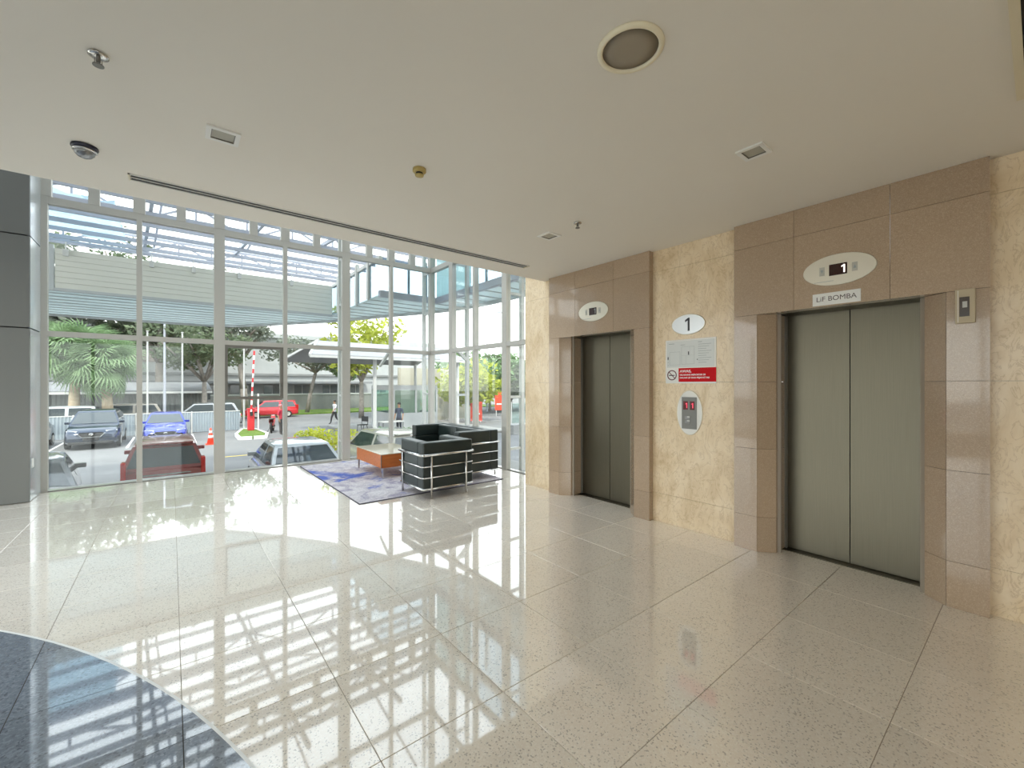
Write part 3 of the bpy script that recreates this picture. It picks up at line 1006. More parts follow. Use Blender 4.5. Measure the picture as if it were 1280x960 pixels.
# beige boarded upstand facing the glazing, grey end, glazed right part
for k in range(7):
    z = HS + .03 + k * .118
    MB().add([(-1.88, 12.80, z), (3.62, 12.80, z), (3.62, 12.782, z + .108), (-1.88, 12.782, z + .108), (-1.88, 12.84, z), (3.62, 12.84, z), (3.62, 12.84, z + .108), (-1.88, 12.84, z + .108)],
             [(0, 1, 2, 3), (7, 6, 5, 4), (0, 4, 5, 1), (1, 5, 6, 2), (2, 6, 7, 3), (3, 7, 4, 0)]).build('fascia_board', 'beige_clad', can)
Bx(-1.88, 3.62, 12.84, 12.88, HS, HS + .86).build('fascia_backing', 'grey_clad2', can)
Bx(-1.90, 3.64, 12.79, 12.87, HS - .03, HS + .03).build('fascia_seam', 'grey_clad2', can)
Bx(-6.5, -1.90, 12.78, 12.88, HS - .03, HS + .92).build('end_panel', 'grey_clad2', can)
Bx(3.62, 3.65, 9.24, 12.80, HS + .03, HS + .80).build('return_panel', 'glass_tint', can)
Bx(3.60, 3.68, 9.20, 12.80, HS + .80, HS + .88).build('return_rail', 'steel_white', can)
for y in (9.9, 10.7, 11.5, 12.2):
    Bx(3.58, 3.66, y - .05, y + .05, HS + .02, HS + 1.0).build('return_bracket', 'steel_white', can)
Bx(3.62, 5.02, 9.20, 9.30, HS - .02, HS + .12).build('edge_beam', 'steel_paint', can)
Bx(5.00, 5.10, 5.2, 9.20, HS - .02, HS + .12).build('edge_beam', 'steel_paint', can)
Bx(3.66, 5.02, 9.24, 9.252, HS + .12, HS + .86).build('glass_upstand', 'glass_tint', can)
Bx(5.04, 5.06, 7.72, 9.22, HS + .12, HS + 1.9).build('sheet_upstand', 'poly_teal', can)
Bx(5.04, 5.052, 6.62, 7.70, HS + .12, HS + 1.9).build('glass_upstand', 'glass_tint', can)
Bx(5.04, 5.052, 5.2, 6.60, HS + .12, HS + 1.9).build('glass_upstand', 'glass_tint', can)
for x in (3.9, 4.35, 4.8):
    MB().tube((x, 9.30, HS + .1), (x, 9.30, HS + .95), .03).build('upstand_bracket', 'steel_white', can)
for y in (6.0, 7.2, 8.4):
    MB().tube((5.10, y, HS + .1), (5.10, y, HS + .95), .03).build('upstand_bracket', 'steel_white', can)
HR = 5.46
ys = [9.35, 10.25, 11.15, 12.05, 13.0, 13.9, 14.8, 15.65, 16.45, 17.05]
for i, y in enumerate(ys):
    Bx(-6.5, 5.3 if y > 13 else 6.3, y - .035, y + .035, HR - .05, HR + .05).build('purlin', 'steel_paint', can)
def truss(y, z0, z1, x0, x1, step, w=.06):
    q = MB().box(x0, x1, y - w, y + w, z0 - w, z0 + w).build('truss', 'steel_paint', can)
    Bx(x0, x1, y - w * .8, y + w * .8, z1 - w, z1 + w).build('top_chord', 'steel_paint', q)
    n = max(2, int((x1 - x0) / step))
    for k in range(n + 1):
        xa = x0 + (x1 - x0) * k / n
        MB().bar((xa, y, z0), (xa, y, z1), .045).build('web', 'steel_paint', q)
        if k < n:
            xb = x0 + (x1 - x0) * (k + 1) / n
            MB().bar((xa, y, z0 if k % 2 else z1), (xb, y, z1 if k % 2 else z0), .045).build('web', 'steel_paint', q)
truss(14.2, 5.62, 6.25, -6.5, 5.2, 1.1, .065)
truss(10.6, 5.66, 6.35, -6.5, 6.2, 1.15, .07)
truss(16.85, 5.45, 5.90, -6.5, 5.2, .8, .03)
truss(12.4, 5.60, 5.95, -6.5, 6.2, .95, .035)
for x in (-4.6, -2.3, -.1, 2.1, 4.0):
    ye = 17.1 if x < 1.2 else (15.9 if x < 3 else 13.2)
    MB().bar((x, 8.95, HR + .12), (x - .55, ye, HR + .10), .07, .10).build('rafter', 'steel_paint', can)
    MB().tube((x + .35, 8.9, 7.2), (x - .3, ye - .6, HR + .1), .028).build('tie_rod', 'steel_paint', can)
for x in (-1.72, -.35, .42, 1.35, 2.55):
    sp_ = Bx(x - .04, x + .04, 12.70, 12.78, HS + .70, HS + .84).build('spotlight', 'steel_white', can)
    MB().tube((x, 12.76, HS + .84), (x, 12.76, HS + 1.0), .010).build('spot_stem', 'steel_white', sp_)
# crumpled blue translucent sheet lying on the canopy roof at the left
tarp = MB()
rows = []
for i in range(26):
    y = 13.4 + i * .135
    rows.append([(-5.4 + j * .19, y, 5.72 + .10 * math.sin(i * 1.3 + j * .5) + random.uniform(-.05, .05)) for j in range(24)])
def tarpmat():
    m = mat('blue_plastic_sheet', (.45, .58, .66), .25)
    nt = m.node_tree
    tr = nt.nodes.new('ShaderNodeBsdfTranslucent')
    tr.inputs[0].default_value = (.60, .76, .84, 1)
    mx = nt.nodes.new('ShaderNodeMixShader')
    mx.inputs[0].default_value = .6
    nt.links.new(nt.nodes['Principled BSDF'].outputs[0], mx.inputs[1])
    nt.links.new(tr.outputs[0], mx.inputs[2])
    nt.links.new(mx.outputs[0], nt.nodes['Material Output'].inputs[0])
    return m
o = tarp.grid(rows).build('plastic_sheet', tarpmat())
tag(o, 'crumpled pale blue plastic sheet lying on the canopy roof', 'sheet')

# ---- cars
def car(name, loc, rz, paint, label, kind='sedan', group=None, rear_dark=False, plate=True):
    o = empty(name, loc, rz, label, 'car', group)
    if kind == 'sedan':
        L, W, H, belt = 4.5, 1.76, 1.46, .93
        hood, deck = .86, 1.00
        cab = (-1.75, -1.05, .35, 1.15)     # rear glass base, roof rear, roof front, screen base
    elif kind == 'suv':
        L, W, H, belt = 4.55, 1.86, 1.68, 1.06
        hood, deck = 1.02, 1.08
        cab = (-2.15, -1.85, .35, 1.10)
    else:
        L, W, H, belt = 4.2, 1.70, 1.48, .90
        hood, deck = .93, .95
        cab = (-2.02, -1.80, .55, 1.35)
    hl, hw = L / 2, W / 2
    pm = paint if isinstance(paint, str) else paint
    st = [(-hl, .42, deck - .30, .84), (-hl + .05, .30, deck - .12, .93), (-hl + .22, .24, deck - .02, .975), (-hl + .9, .22, deck - .01, 1), (-.4, .22, belt, 1),
          (cab[3] - .05, .22, belt, 1), (cab[3] + .15, .22, hood + .02, .995), (hl - .45, .22, hood - .10, .97), (hl - .16, .24, hood - .20, .91), (hl - .04, .30, hood - .30, .84), (hl, .42, hood - .42, .76)]
    rows = []
    for y, zb, zt, f in st:
        w_ = hw * f
        zm = zb + (zt - zb) * .55
        half = [(0, zb), (w_ * .88, zb), (w_ * .985, zb + .10), (w_, zm), (w_ * .975, zt - .10), (w_ * .90, zt - .02), (w_ * .6, zt + .015), (0, zt + .03)]
        ring_ = [(x, y, z) for x, z in half] + [(-x, y, z) for x, z in half[-2:0:-1]]
        rows.append(ring_)
    mb = MB().grid(rows, close=True)
    k = len(rows[0])
    mb.f.append(tuple(range(k - 1, -1, -1)))
    mb.f.append(tuple(len(mb.v) - k + i for i in range(k)))
    body = mb.build('body', pm, o, smooth=True, autosmooth=True)
    # cabin
    rb, rr, rf, sb = cab
    bw, tw = hw * .93, hw * .70
    zt = H
    base_z = belt - .03
    ymid = (rr + rf) / 2
    rows = []
    for f, dz in ((0, 0), (.5, None), (.93, None), (1, 0)):
        y0 = rb + (rr - rb) * f
        y1 = sb + (rf - sb) * f
        w_ = bw + (tw - bw) * f ** 1.25
        z = base_z + (zt - .04 - base_z) * (f if f < 1 else 1.0)
        r_ = []
        for sx, yy in ((-1, y0), (1, y0), (1, ymid), (1, y1), (-1, y1), (-1, ymid)):
            r_.append((sx * w_, yy, z))
        rows.append(r_)
    cabm = MB().grid(rows, close=True)
    n0 = len(cabm.v)
    cabm.v += [(-tw * .8, rr + .12, zt), (tw * .8, rr + .12, zt), (tw * .8, ymid, zt + .02), (tw * .8, rf - .15, zt), (-tw * .8, rf - .15, zt), (-tw * .8, ymid, zt + .02)]
    for i in range(6):
        cabm.f.append((n0 - 6 + i, n0 - 6 + (i + 1) % 6, n0 + (i + 1) % 6, n0 + i))
    cabm.f += [(n0, n0 + 1, n0 + 2, n0 + 5), (n0 + 5, n0 + 2, n0 + 3, n0 + 4)]
    cabm.build('roof', pm, o, smooth=True, autosmooth=True)
    def pane(nm, pts, sh=.88, m='carglass', push=.012):
        ps = [Vector(p) for p in pts]
        c_ = sum(ps, Vector()) / len(ps)
        n_ = (ps[1] - ps[0]).cross(ps[-1] - ps[0]).normalized()
        if n_.dot(c_ - Vector((0, ymid, belt + .2))) < 0:
            n_ = -n_
        q = [c_ + (p - c_) * sh + n_ * push for p in ps]
        q2 = [p - n_ * .03 for p in q]
        k_ = len(q)
        MB().add(q + q2, [tuple(range(k_)), tuple(range(2 * k_ - 1, k_ - 1, -1))] + [(i, k_ + i, k_ + (i + 1) % k_, (i + 1) % k_) for i in range(k_)]).build(nm, m, o)
    zz, zr = base_z + .03, zt - .045
    def at_(f):                                        # half width at height fraction
        return bw + (tw - bw) * f ** 1.25
    f0, f1 = .08, .93
    def rowz(f): return base_z + (zt - .04 - base_z) * f
    ry0, ry1 = rb + (rr - rb) * f0, rb + (rr - rb) * f1
    sy0, sy1 = sb + (rf - sb) * f0, sb + (rf - sb) * f1
    pane('rear_window', [(-at_(f0), ry0, rowz(f0)), (at_(f0), ry0, rowz(f0)), (at_(f1), ry1, rowz(f1)), (-at_(f1), ry1, rowz(f1))], .9)
    pane('windscreen', [(-at_(f0), sy0, rowz(f0)), (at_(f0), sy0, rowz(f0)), (at_(f1), sy1, rowz(f1)), (-at_(f1), sy1, rowz(f1))], .92)
    for sx in (-1, 1):
        for a0, a1, b0_, b1_ in ((ry0 + .10, ymid - .03, ry1 + .12, ymid - .03), (ymid + .03, sy0 - .12, ymid + .03, sy1 - .06)):
            pane('side_window', [(sx * at_(f0), a0, rowz(f0)), (sx * at_(f0), a1, rowz(f0)), (sx * at_(f1), b1_, rowz(f1)), (sx * at_(f1), b0_, rowz(f1))], .93)
    wr = .33 if kind == 'suv' else .30
    for sx in (-1, 1):
        for y in (-hl + .85, hl - .88):
            w = MB().lathe([(.0, -.09), (wr * .62, -.09), (wr * .95, -.085), (wr, -.05), (wr, .07), (wr * .94, .09), (wr * .66, .092), (.0, .07)], 20)
            w.v = [(sx * (hw - .085) + sx * z, y + a, wr + b) for a, b, z in w.v]
            wh = w.build('wheel', 'rubber', o)
            h_ = MB().lathe([(0, .085), (wr * .60, .095), (wr * .62, .08)], 14)
            h_.v = [(sx * (hw - .085) + sx * z, y + a, wr + b) for a, b, z in h_.v]
            h_.build('rim', 'alu', wh)
        m_ = MB().box(*sorted((sx * (hw * .84), sx * (hw + .09))), sb - .26, sb - .17, belt + .02, belt + .13).build('wing_mirror', pm, o, bevel=.02)
        # lamps
        if kind == 'mpv':
            Bx(sx * hw * .89 - .045, sx * hw * .89 + .045, -hl + .01, -hl + .26, deck - .30, deck + .16).build('tail_lamp', 'lamp_red', o, bevel=.02)
        else:
            Bx(sx * hw * .72 - .16, sx * hw * .72 + .16, -hl - .005, -hl + .18, deck - .32, deck - .16).build('tail_lamp', 'lamp_red', o, bevel=.02)
        MB().prism([(sx * hw * .52, hl - .10), (sx * hw * .90, hl - .34), (sx * hw * .86, hl - .42), (sx * hw * .48, hl - .18)], hood - .27, hood - .17).build('headlamp', 'lamp_clear', o)
    # grille, bumpers, plates
    gr = MB().prism([(-.42, hood - .30), (-.30, hood - .44), (.30, hood - .44), (.42, hood - .30), (.36, hood - .24), (-.36, hood - .24)], 0, .08)
    gr.v = [(x, hl - .06 + z, y) for x, y, z in gr.v]
    gq = gr.build('grille', 'black', o)
    tr_ = MB().path([(-.46, hl + .005, hood - .27), (-.30, hl + .03, hood - .45), (.30, hl + .03, hood - .45), (.46, hl + .005, hood - .27)], .012)
    tr_.build('chrome_bar', 'chrome', gq)
    bd = MB().lathe([(.05, 0), (.075, .008), (.06, .02), (.0, .015)], 18, sx=1, sy=.75)
    bd.v = [(x, hl + .02 + z, hood - .33 + y) for x, y, z in bd.v]
    bd.build('emblem', 'chrome', gq)
    Bx(-hw * .8, hw * .8, hl - .10, hl + .03, .26, .38).build('front_bumper', 'black', o, bevel=.03)
    Bx(-hw * .8, hw * .8, -hl - .03, -hl + .10, .26, .40).build('rear_bumper', 'black', o, bevel=.03)
    Bx(-.26, .26, hl + .005, hl + .04, .42, .53).build('number_plate', 'black', o)
    Bx(-.26, .26, -hl - .035, -hl - .005, .60 if kind != 'sedan' else .55, .71 if kind != 'sedan' else .66).build('number_plate', 'black', o)
    if kind == 'mpv':
        Bx(-hw * .66, hw * .66, -hl + .17, -hl + .40, zt - .02, zt + .015).build('roof_spoiler', pm, o, bevel=.01)
        q = Bx(-.50, .50, -hl - .012, -hl + .02, deck - .20, deck - .17).build('chrome_bar', 'chrome', o)
    return o
def paint(name, col, rough=.25, metal=.2):
    return mat(name, col, rough, metal, coat=.8)
CW = paint('white_car_paint', (.46, .48, .50), .2, .1)
car('red_people_carrier', (-.12, 15.42, G), 0, paint('maroon_car_paint', (.24, .05, .05)), 'maroon red people carrier parked rear towards the glass', 'mpv')
car('white_saloon_car', (2.62, 12.9, G), 0, CW, 'white saloon car parked beyond the rug, seen from behind')
car('grey_saloon_car', (-2.45, 13.4, G), .12, paint('grey_car_paint', (.16, .165, .17), .25, .5), 'dark grey car at the foot of the clad pillar')
car('pale_hatchback_car', (5.55, 13.6, G), .05, paint('cream_car_paint', (.42, .40, .34)), 'cream white car seen behind the coffee table', 'mpv')
car('dark_blue_suv', (-2.80, 28.9, G), PI, paint('navy_car_paint', (.022, .035, .065), .2, .4), 'dark navy SUV facing the building under the palms', 'suv')
car('blue_saloon_car', (-.22, 29.2, G), PI, paint('blue_car_paint', (.03, .05, .40), .2, .3), 'bright blue saloon car behind the red people carrier')
car('dark_parked_car', (-5.35, 28.6, G), PI, paint('black_car_paint', (.03, .035, .04)), 'dark car half hidden at the far left beside the navy SUV')
car('white_parked_van', (-5.3, 34.8, G), PI / 2, CW, 'white car behind the metal fence at far left', 'suv', 'cars behind the fence')
car('silver_parked_car', (1.5, 35.2, G), PI / 2, paint('silver_car_paint', (.40, .41, .42), .2, .6), 'silver car behind the metal fence left of the barrier', 'suv', 'cars behind the fence')
car('tan_parked_car', (-2.6, 37.2, G), PI / 2, paint('tan_car_paint', (.34, .30, .25)), 'brown-grey car behind the fence between the palms and pole', 'suv', 'cars behind the fence')
car('red_street_car', (6.9, 42.9, G), PI / 2, paint('bright_red_car_paint', (.60, .02, .03)), 'bright red car on the road behind the motorbike', 'mpv')
car('white_side_car', (8.6, 7.9, G), PI / 2 + .15, CW, 'white car outside the side glass by the marble wall')

# ---- corrugated metal fence
fence = empty('metal_fence', (-14, 32.0, G), label='pale blue corrugated metal fence behind the parked cars', cat='fence')
pan = MB()
rows = []
nr = 18
for i in range(nr * 4 + 1):
    x = 2.4 * i / (nr * 4)
    d_ = (.0, .0, .03, .03)[i % 4]
    rows.append([(x, d_, .05), (x, d_, 1.24)])
pan.grid(rows)
pm_ = pan.mesh('fence_panel')
pm_.materials.append(M['sheet'])
for k in range(7):
    q = link('fence_panel', pm_, fence, (k * 2.5, 0, 0))
    Bx(k * 2.5 - .07, k * 2.5 - .01, -.03, .05, 0, 1.3).build('fence_post', 'steel_white', fence)
    Bx(k * 2.5 - .02, k * 2.5 + 2.42, -.01, .045, 1.22, 1.27).build('fence_rail', 'steel_white', fence)

# ---- low shed behind the fence
shed = empty('parking_shed', (-12, 40, G), label='long low grey shed with shutters behind the fence', cat='shed')
for k in range(8):
    rows = []
    for i in range(33):
        x = k * 1.75 + 1.68 * i / 32
        rows.append([(x, (0, 0, .04, .04)[i % 4], 0), (x, (0, 0, .04, .04)[i % 4], 2.3)])
    MB().grid(rows).build('shutter', 'shutter', shed)
Bx(-.2, 14.2, .1, 4, 0, 2.4).build('shed_wall', 'wall_grey', shed)
MB().add([(-.4, -1.0, 2.35), (14.4, -1.0, 2.35), (14.4, 4.4, 2.95), (-.4, 4.4, 2.95), (-.4, -1.0, 2.50), (14.4, -1.0, 2.50), (14.4, 4.4, 3.1), (-.4, 4.4, 3.1)],
         [(0, 3, 2, 1), (4, 5, 6, 7), (0, 1, 5, 4), (1, 2, 6, 5), (2, 3, 7, 6), (3, 0, 4, 7)]).build('shed_roof', 'roof_grey', shed)
Bx(-.4, 14.4, -1.06, -.98, 2.28, 2.42).build('gutter', 'steel_white', shed)

# ---- long pale building across the road
bl = empty('office_block', (-22, 56, G), label='long pale grey low building across the road with air conditioners', cat='building')
Bx(0, 52, 0, 10, 0, 8.6).build('wall', 'wall_white', bl)
Bx(-.2, 52.2, -.25, 0, 3.9, 4.15).build('ledge', 'wall_grey', bl)
Bx(-.2, 52.2, -.5, 0, 8.3, 8.8).build('parapet', 'wall_white', bl)
Bx(14, 21.5, -.06, 0, 5.2, 8.2).build('pink_wall', 'wall_pink', bl)
for k in range(16):
    x = 1.4 + k * 3.2
    q = Bx(x, x + 1.9, -.05, 0, 1.2, 2.9).build('window', 'pale_paint', bl)
    for j in range(2):
        Bx(x + .08 + j * .92, x + .90 + j * .92, -.07, -.05, 1.28, 2.82).build('window_pane', 'far_glass', q)
Bx(10, 42, -2.6, 0, 3.0, 3.25).build('awning', 'roof_grey', bl)
for k, x in enumerate((23.3, 25.1)):
    ac = empty('air_conditioner', (-22 + x, 55.15, G + 5.7), label=('left' if k == 0 else 'right') + ' of two wall air conditioners on the pale building', cat='air conditioner', group='air conditioning units')
    Bx(0, 1.3, 0, .5, 0, 1.15).build('casing', 'wall_white', ac, bevel=.02)
    w = MB().lathe([(.30, 0), (.42, 0), (.42, .03), (.30, .03)], 20)
    w.v = [(.65 + a, -.03 + z, .58 + b) for a, b, z in w.v]
    w.build('fan_ring', 'wall_grey', ac)
    w = MB().lathe([(0, 0), (.12, 0), (.12, .02), (0, .02)], 12)
    w.v = [(.65 + a, -.03 + z, .58 + b) for a, b, z in w.v]
    w.build('fan_hub', 'black', ac)
    Bx(-.1, 1.4, 0, .55, -.12, -.0).build('bracket', 'roof_grey', ac)

# ---- grey compound wall with verge
cw = empty('compound_wall', (3, 51, G), label='grey compound wall with pale coping along the grass verge', cat='wall')
for k in range(10):
    Bx(k * 3.02, k * 3.02 + 3.0, 0, .2, 0, 1.75).build('wall_panel', 'wall_grey', cw)
    Bx(k * 3.02, k * 3.02 + 3.01, -.06, .26, 1.75, 1.9).build('coping', 'wall_white', cw)
vg = Bx(3, 34, 44.6, 50.9, G, G + .12).build('grass_verge', 'grass')
tag(vg, 'strip of green grass verge along the compound wall', kind='stuff', cat='grass')

# ---- traffic island, barrier, cone
isl = empty('traffic_island', (3.55, 28.4, G), label='small grass traffic island with white kerb under the barrier post', cat='island')
ipoly = [(-.75, -2.0), (.45, -2.1), (.75, -.6), (.55, 2.6), (-.1, 2.8), (-.7, .0)]
MB().prism([(x * .86, y * .93) for x, y in ipoly], 0, .16).build('turf', 'grass', isl)
for a, b in zip(ipoly, ipoly[1:] + ipoly[:1]):
    n_ = max(1, round(math.dist(a, b) / .5))
    for k in range(n_):
        p = [a[i] + (b[i] - a[i]) * (k + .06) / n_ for i in (0, 1)]
        q_ = [a[i] + (b[i] - a[i]) * (k + .94) / n_ for i in (0, 1)]
        MB().bar((*p, .08), (*q_, .08), .13, .17).build('kerb_stone', 'roadwhite', isl)
bg = empty('barrier_gate', (3.75, 29.9, G + .16), label='red barrier post with raised red and white boom', cat='barrier')
Bx(-.17, .17, -.2, .2, 0, 1.25).build('cabinet', 'red', bg, bevel=.03)
MB().prism([(-.19, -.22), (.19, -.22), (.19, .22), (-.19, .22)], 1.25, 1.32).build('cap', 'red', bg)
bm_ = None
for k in range(14):
    z = 1.0 + k * .27
    MB().bar((-.02 + k * .012, -.24, z), (-.02 + (k + 1) * .012, -.24, z + .27), .09, .05).build('boom_section', 'roadwhite' if k % 2 == 0 else 'red', bg)
Bx(-.07, .07, -.30, -.19, .88, 1.12).build('pivot', 'black', bg)
Bx(-.012 + .36, .06 + .36, -.05, .05, 0, 2.2).build('guide_post', 'roadwhite', bg)

cn = empty('traffic_cone', (1.5, 25.4, G), label='orange-red traffic cone beside the wide mullion', cat='cone')
MB().prism([(-.2, -.2), (.2, -.2), (.2, .2), (-.2, .2)], 0, .05).build('base', 'redplastic', cn)
MB().lathe([(.15, .05), (.035, .80), (0, .80)], 20).build('cone_body', 'redplastic', cn, smooth=True)
for z0, z1 in ((.32, .44), (.56, .66)):
    ra, rb_ = .15 - .115 * (z0 - .05) / .75 + .003, .15 - .115 * (z1 - .05) / .75 + .003
    MB().lathe([(ra - .004, z0), (ra, z0), (rb_, z1), (rb_ - .004, z1)], 20).build('white_band', 'roadwhite', cn, smooth=True)

# ---- motorbike
mb_ = empty('motorbike', (4.85, 29.6, G), -.25, 'red and black motorbike parked beside the person in red', 'motorbike')
for y, nm in ((-.62, 'rear_wheel'), (.62, 'front_wheel')):
    w = MB()
    rows = []
    for i in range(25):
        a = 2 * PI * i / 24
        rows.append([((.29 + .05 * math.cos(t)) * math.cos(a), (.29 + .05 * math.cos(t)) * math.sin(a), .05 * math.sin(t)) for t in [2 * PI * j / 8 for j in range(8)]])
    w.grid(rows, close=True)
    w.v = [(z, y + a, .34 + b) for a, b, z in w.v]
    wo = w.build(nm, 'rubber', mb_, smooth=True)
    sp_ = MB()
    for i in range(6):
        a = PI * i / 6
        sp_.bar((0, y - .26 * math.cos(a), .34 - .26 * math.sin(a)), (0, y + .26 * math.cos(a), .34 + .26 * math.sin(a)), .02)
    sp_.build('spokes', 'alu', wo)
MB().grid([[(sx * w_, y, z) for sx, w_, z in ((-1, .08, z0), (1, .08, z0), (1, .13, (z0 + z1) / 2), (1, .09, z1), (-1, .09, z1), (-1, .13, (z0 + z1) / 2))] for y, z0, z1 in ((-.75, .62, .82), (-.35, .42, .80), (.05, .36, .72), (.30, .42, .86), (.50, .70, 1.02))], close=True).build('fairing', 'red', mb_, smooth=True)
Bx(-.12, .12, -.70, .02, .78, .88).build('seat', 'black', mb_, bevel=.03)
MB().tube((0, .62, .34), (0, .40, 1.0), .035).build('fork', 'alu', mb_)
MB().path([(-.34, .28, 1.08), (-.12, .38, 1.04), (.12, .38, 1.04), (.34, .28, 1.08)], .016).build('handlebar', 'black', mb_)
Bx(-.09, .09, .46, .58, .86, 1.02).build('headlamp', 'lamp_clear', mb_, bevel=.02)
Bx(-.15, .15, -.1, .25, .26, .46).build('engine', 'alu_dark', mb_, bevel=.02)
MB().tube((.14, -.75, .36), (.14, .0, .30), .05).build('exhaust', 'chrome', mb_)
MB().bar((-.1, -.1, .3), (-.28, -.1, .01), .03).build('side_stand', 'black', mb_)

# ---- vegetation
def leaf_cloud(mb, c, r, n, size, rnd, flat=.7):
    for _ in range(n):
        while True:
            p = Vector((rnd.uniform(-1, 1), rnd.uniform(-1, 1), rnd.uniform(-1, 1)))
            if .25 < p.length < 1:
                break
        p = Vector(c) + Vector((p.x * r, p.y * r, p.z * r * flat))
        a, b = rnd.uniform(0, 2 * PI), rnd.uniform(-.9, .9)
        d = Vector((math.cos(a) * math.cos(b), math.sin(a) * math.cos(b), math.sin(b)))
        u = d.cross(Vector((rnd.uniform(-1, 1), rnd.uniform(-1, 1), rnd.uniform(-1, 1)))).normalized()
        s_ = size * rnd.uniform(.6, 1.3)
        mb.add([p - d * s_, p + u * s_ * .45, p + d * s_, p - u * s_ * .45], [(0, 1, 2, 3)])
def raw(mb, name, m, parent):
    me = bpy.data.meshes.new(name)
    me.from_pydata(mb.v, [], mb.f)
    me.materials.append(M[m])
    return link(name, me, parent)
def tree(name, loc, h, trunk, crown, leaf, label, seed, n=2200, size=.22, cl=14, r=1.3, lean=0, group='trees outside', cat='tree'):
    rnd = random.Random(seed)
    o = empty(name, loc, 0, label, cat, group)
    t = MB()
    top = Vector((lean, 0, h * trunk))
    t.path([(0, 0, 0), (lean * .4, 0, h * trunk * .5), top], [h * .028, h * .022, h * .018], 8)
    tips = []
    for k in range(7):
        a = 2 * PI * k / 7 + rnd.uniform(-.4, .4)
        rr = crown * rnd.uniform(.45, .95)
        e1 = top + Vector((math.cos(a) * rr * .5, math.sin(a) * rr * .5, (h - top.z) * rnd.uniform(.25, .45)))
        e2 = top + Vector((math.cos(a) * rr, math.sin(a) * rr, (h - top.z) * rnd.uniform(.35, .9)))
        t.path([top, e1, e2], [h * .014, h * .009, h * .004], 6)
        tips += [e1, e2]
        e3 = e1 + Vector((rnd.uniform(-1, 1), rnd.uniform(-1, 1), rnd.uniform(.2, 1))) * crown * .35
        t.path([e1, e3], [h * .007, h * .003], 5)
        tips.append(e3)
    t.build('trunk', 'bark', o, smooth=True)
    f = MB()
    for k in range(cl):
        c_ = tips[k % len(tips)] + Vector((rnd.uniform(-.5, .5), rnd.uniform(-.5, .5), rnd.uniform(-.2, .5)))
        leaf_cloud(f, c_, r * rnd.uniform(.7, 1.2), n // cl, size, rnd)
    raw(f, 'foliage', leaf, o)
    return o
def palm(loc, h, crown, label, seed, lean):
    rnd = random.Random(seed)
    o = empty('fan_palm', loc, 0, label, 'palm', 'fan palms behind the fence')
    MB().path([(0, 0, 0), (lean * .3, 0, h * .5), (lean, 0, h)], [.30, .24, .22], 10).build('trunk', 'palmbark', o, smooth=True)
    fr = MB()                                          # one fan leaf: stalk + radiating blades
    fr.bar((0, 0, 0), (.9, 0, .12), .03)
    for k in range(17):
        a = (k - 8) / 8 * 1.75
        ln = 1.0 * (1 - .18 * abs(k - 8) / 8)
        d = Vector((math.cos(a), math.sin(a), .05 - .10 * abs(k - 8) / 8))
        sd = Vector((-math.sin(a), math.cos(a), 0))
        p0 = Vector((.9, 0, .12))
        m1 = p0 + d * ln * .55
        e_ = p0 + d * ln - Vector((0, 0, .36))
        fr.add([p0 - sd * .01, m1 - sd * .035, e_, m1 + sd * .035, p0 + sd * .01], [(0, 1, 2, 3, 4)])
    me = bpy.data.meshes.new('frond')
    me.from_pydata(fr.v, [], fr.f)
    me.materials.append(M['leaf_palm'])
    for k in range(84):
        q = link('frond', me, o, (lean + rnd.uniform(-.1, .1), rnd.uniform(-.1, .1), h + rnd.uniform(-.25, .15)))
        el = rnd.uniform(-1.3, 1.15)
        q.rotation_euler = (rnd.uniform(-.9, .9), el * -1.0 + .1, 2 * PI * k / 84 * 13 + rnd.uniform(-.2, .2))
        s_ = crown * rnd.uniform(.85, 1.1) / 1.85
        q.scale = (s_, s_, s_)
    return o
palm((-4.55, 36.0, G), 4.9, 2.35, 'fan palm at far left with dark slim trunk', 3, .2)
palm((-2.95, 35.3, G), 4.3, 2.2, 'fan palm with pale leaning trunk nearer the fence', 5, -.25)

tree('street_tree', (1.9, 38.5, G), 7.4, .42, 3.4, 'leaf_dark', 'dark leafy tree behind the wide mullion', 11, 2600, .20, 22, 1.1)
tree('street_tree', (10.6, 46.0, G), 8.2, .50, 4.6, 'leaf_grey', 'sparse tree with forked trunk on the grass verge', 12, 3000, .22, 24, 1.4, .8)
tree('street_tree', (5.6, 47.8, G), 12.5, .40, 4.4, 'leaf_grey', 'bare-branched tree behind the red car', 13, 3000, .22, 24, 1.4, -.5)
tree('street_tree', (14.6, 46.0, G), 6.6, .45, 2.4, 'leaf_mid', 'small rounded tree in front of the compound wall', 14, 1700, .22, 14, 1.1)
tree('backdrop_tree', (-8.5, 48.0, G), 15.5, .32, 5.6, 'leaf_grey', 'grey-green tree behind the palms at far left', 15, 6500, .34, 30, 2.7)
tree('backdrop_tree', (-.8, 48.5, G), 15.0, .32, 5.4, 'leaf_dark', 'dark tree rising behind the low shed', 16, 7000, .32, 32, 2.6)
tree('backdrop_tree', (12.9, 37.0, G), 9.0, .35, 2.6, 'leaf_yellow', 'yellow-green tree above the gatehouse roof', 17, 2600, .28, 20, 1.6)
tree('backdrop_tree', (18.2, 27.6, G), 4.0, .3, 2.0, 'leaf_yellow', 'yellow-green tree seen through the glass corner', 18, 2400, .24, 18, 1.4)
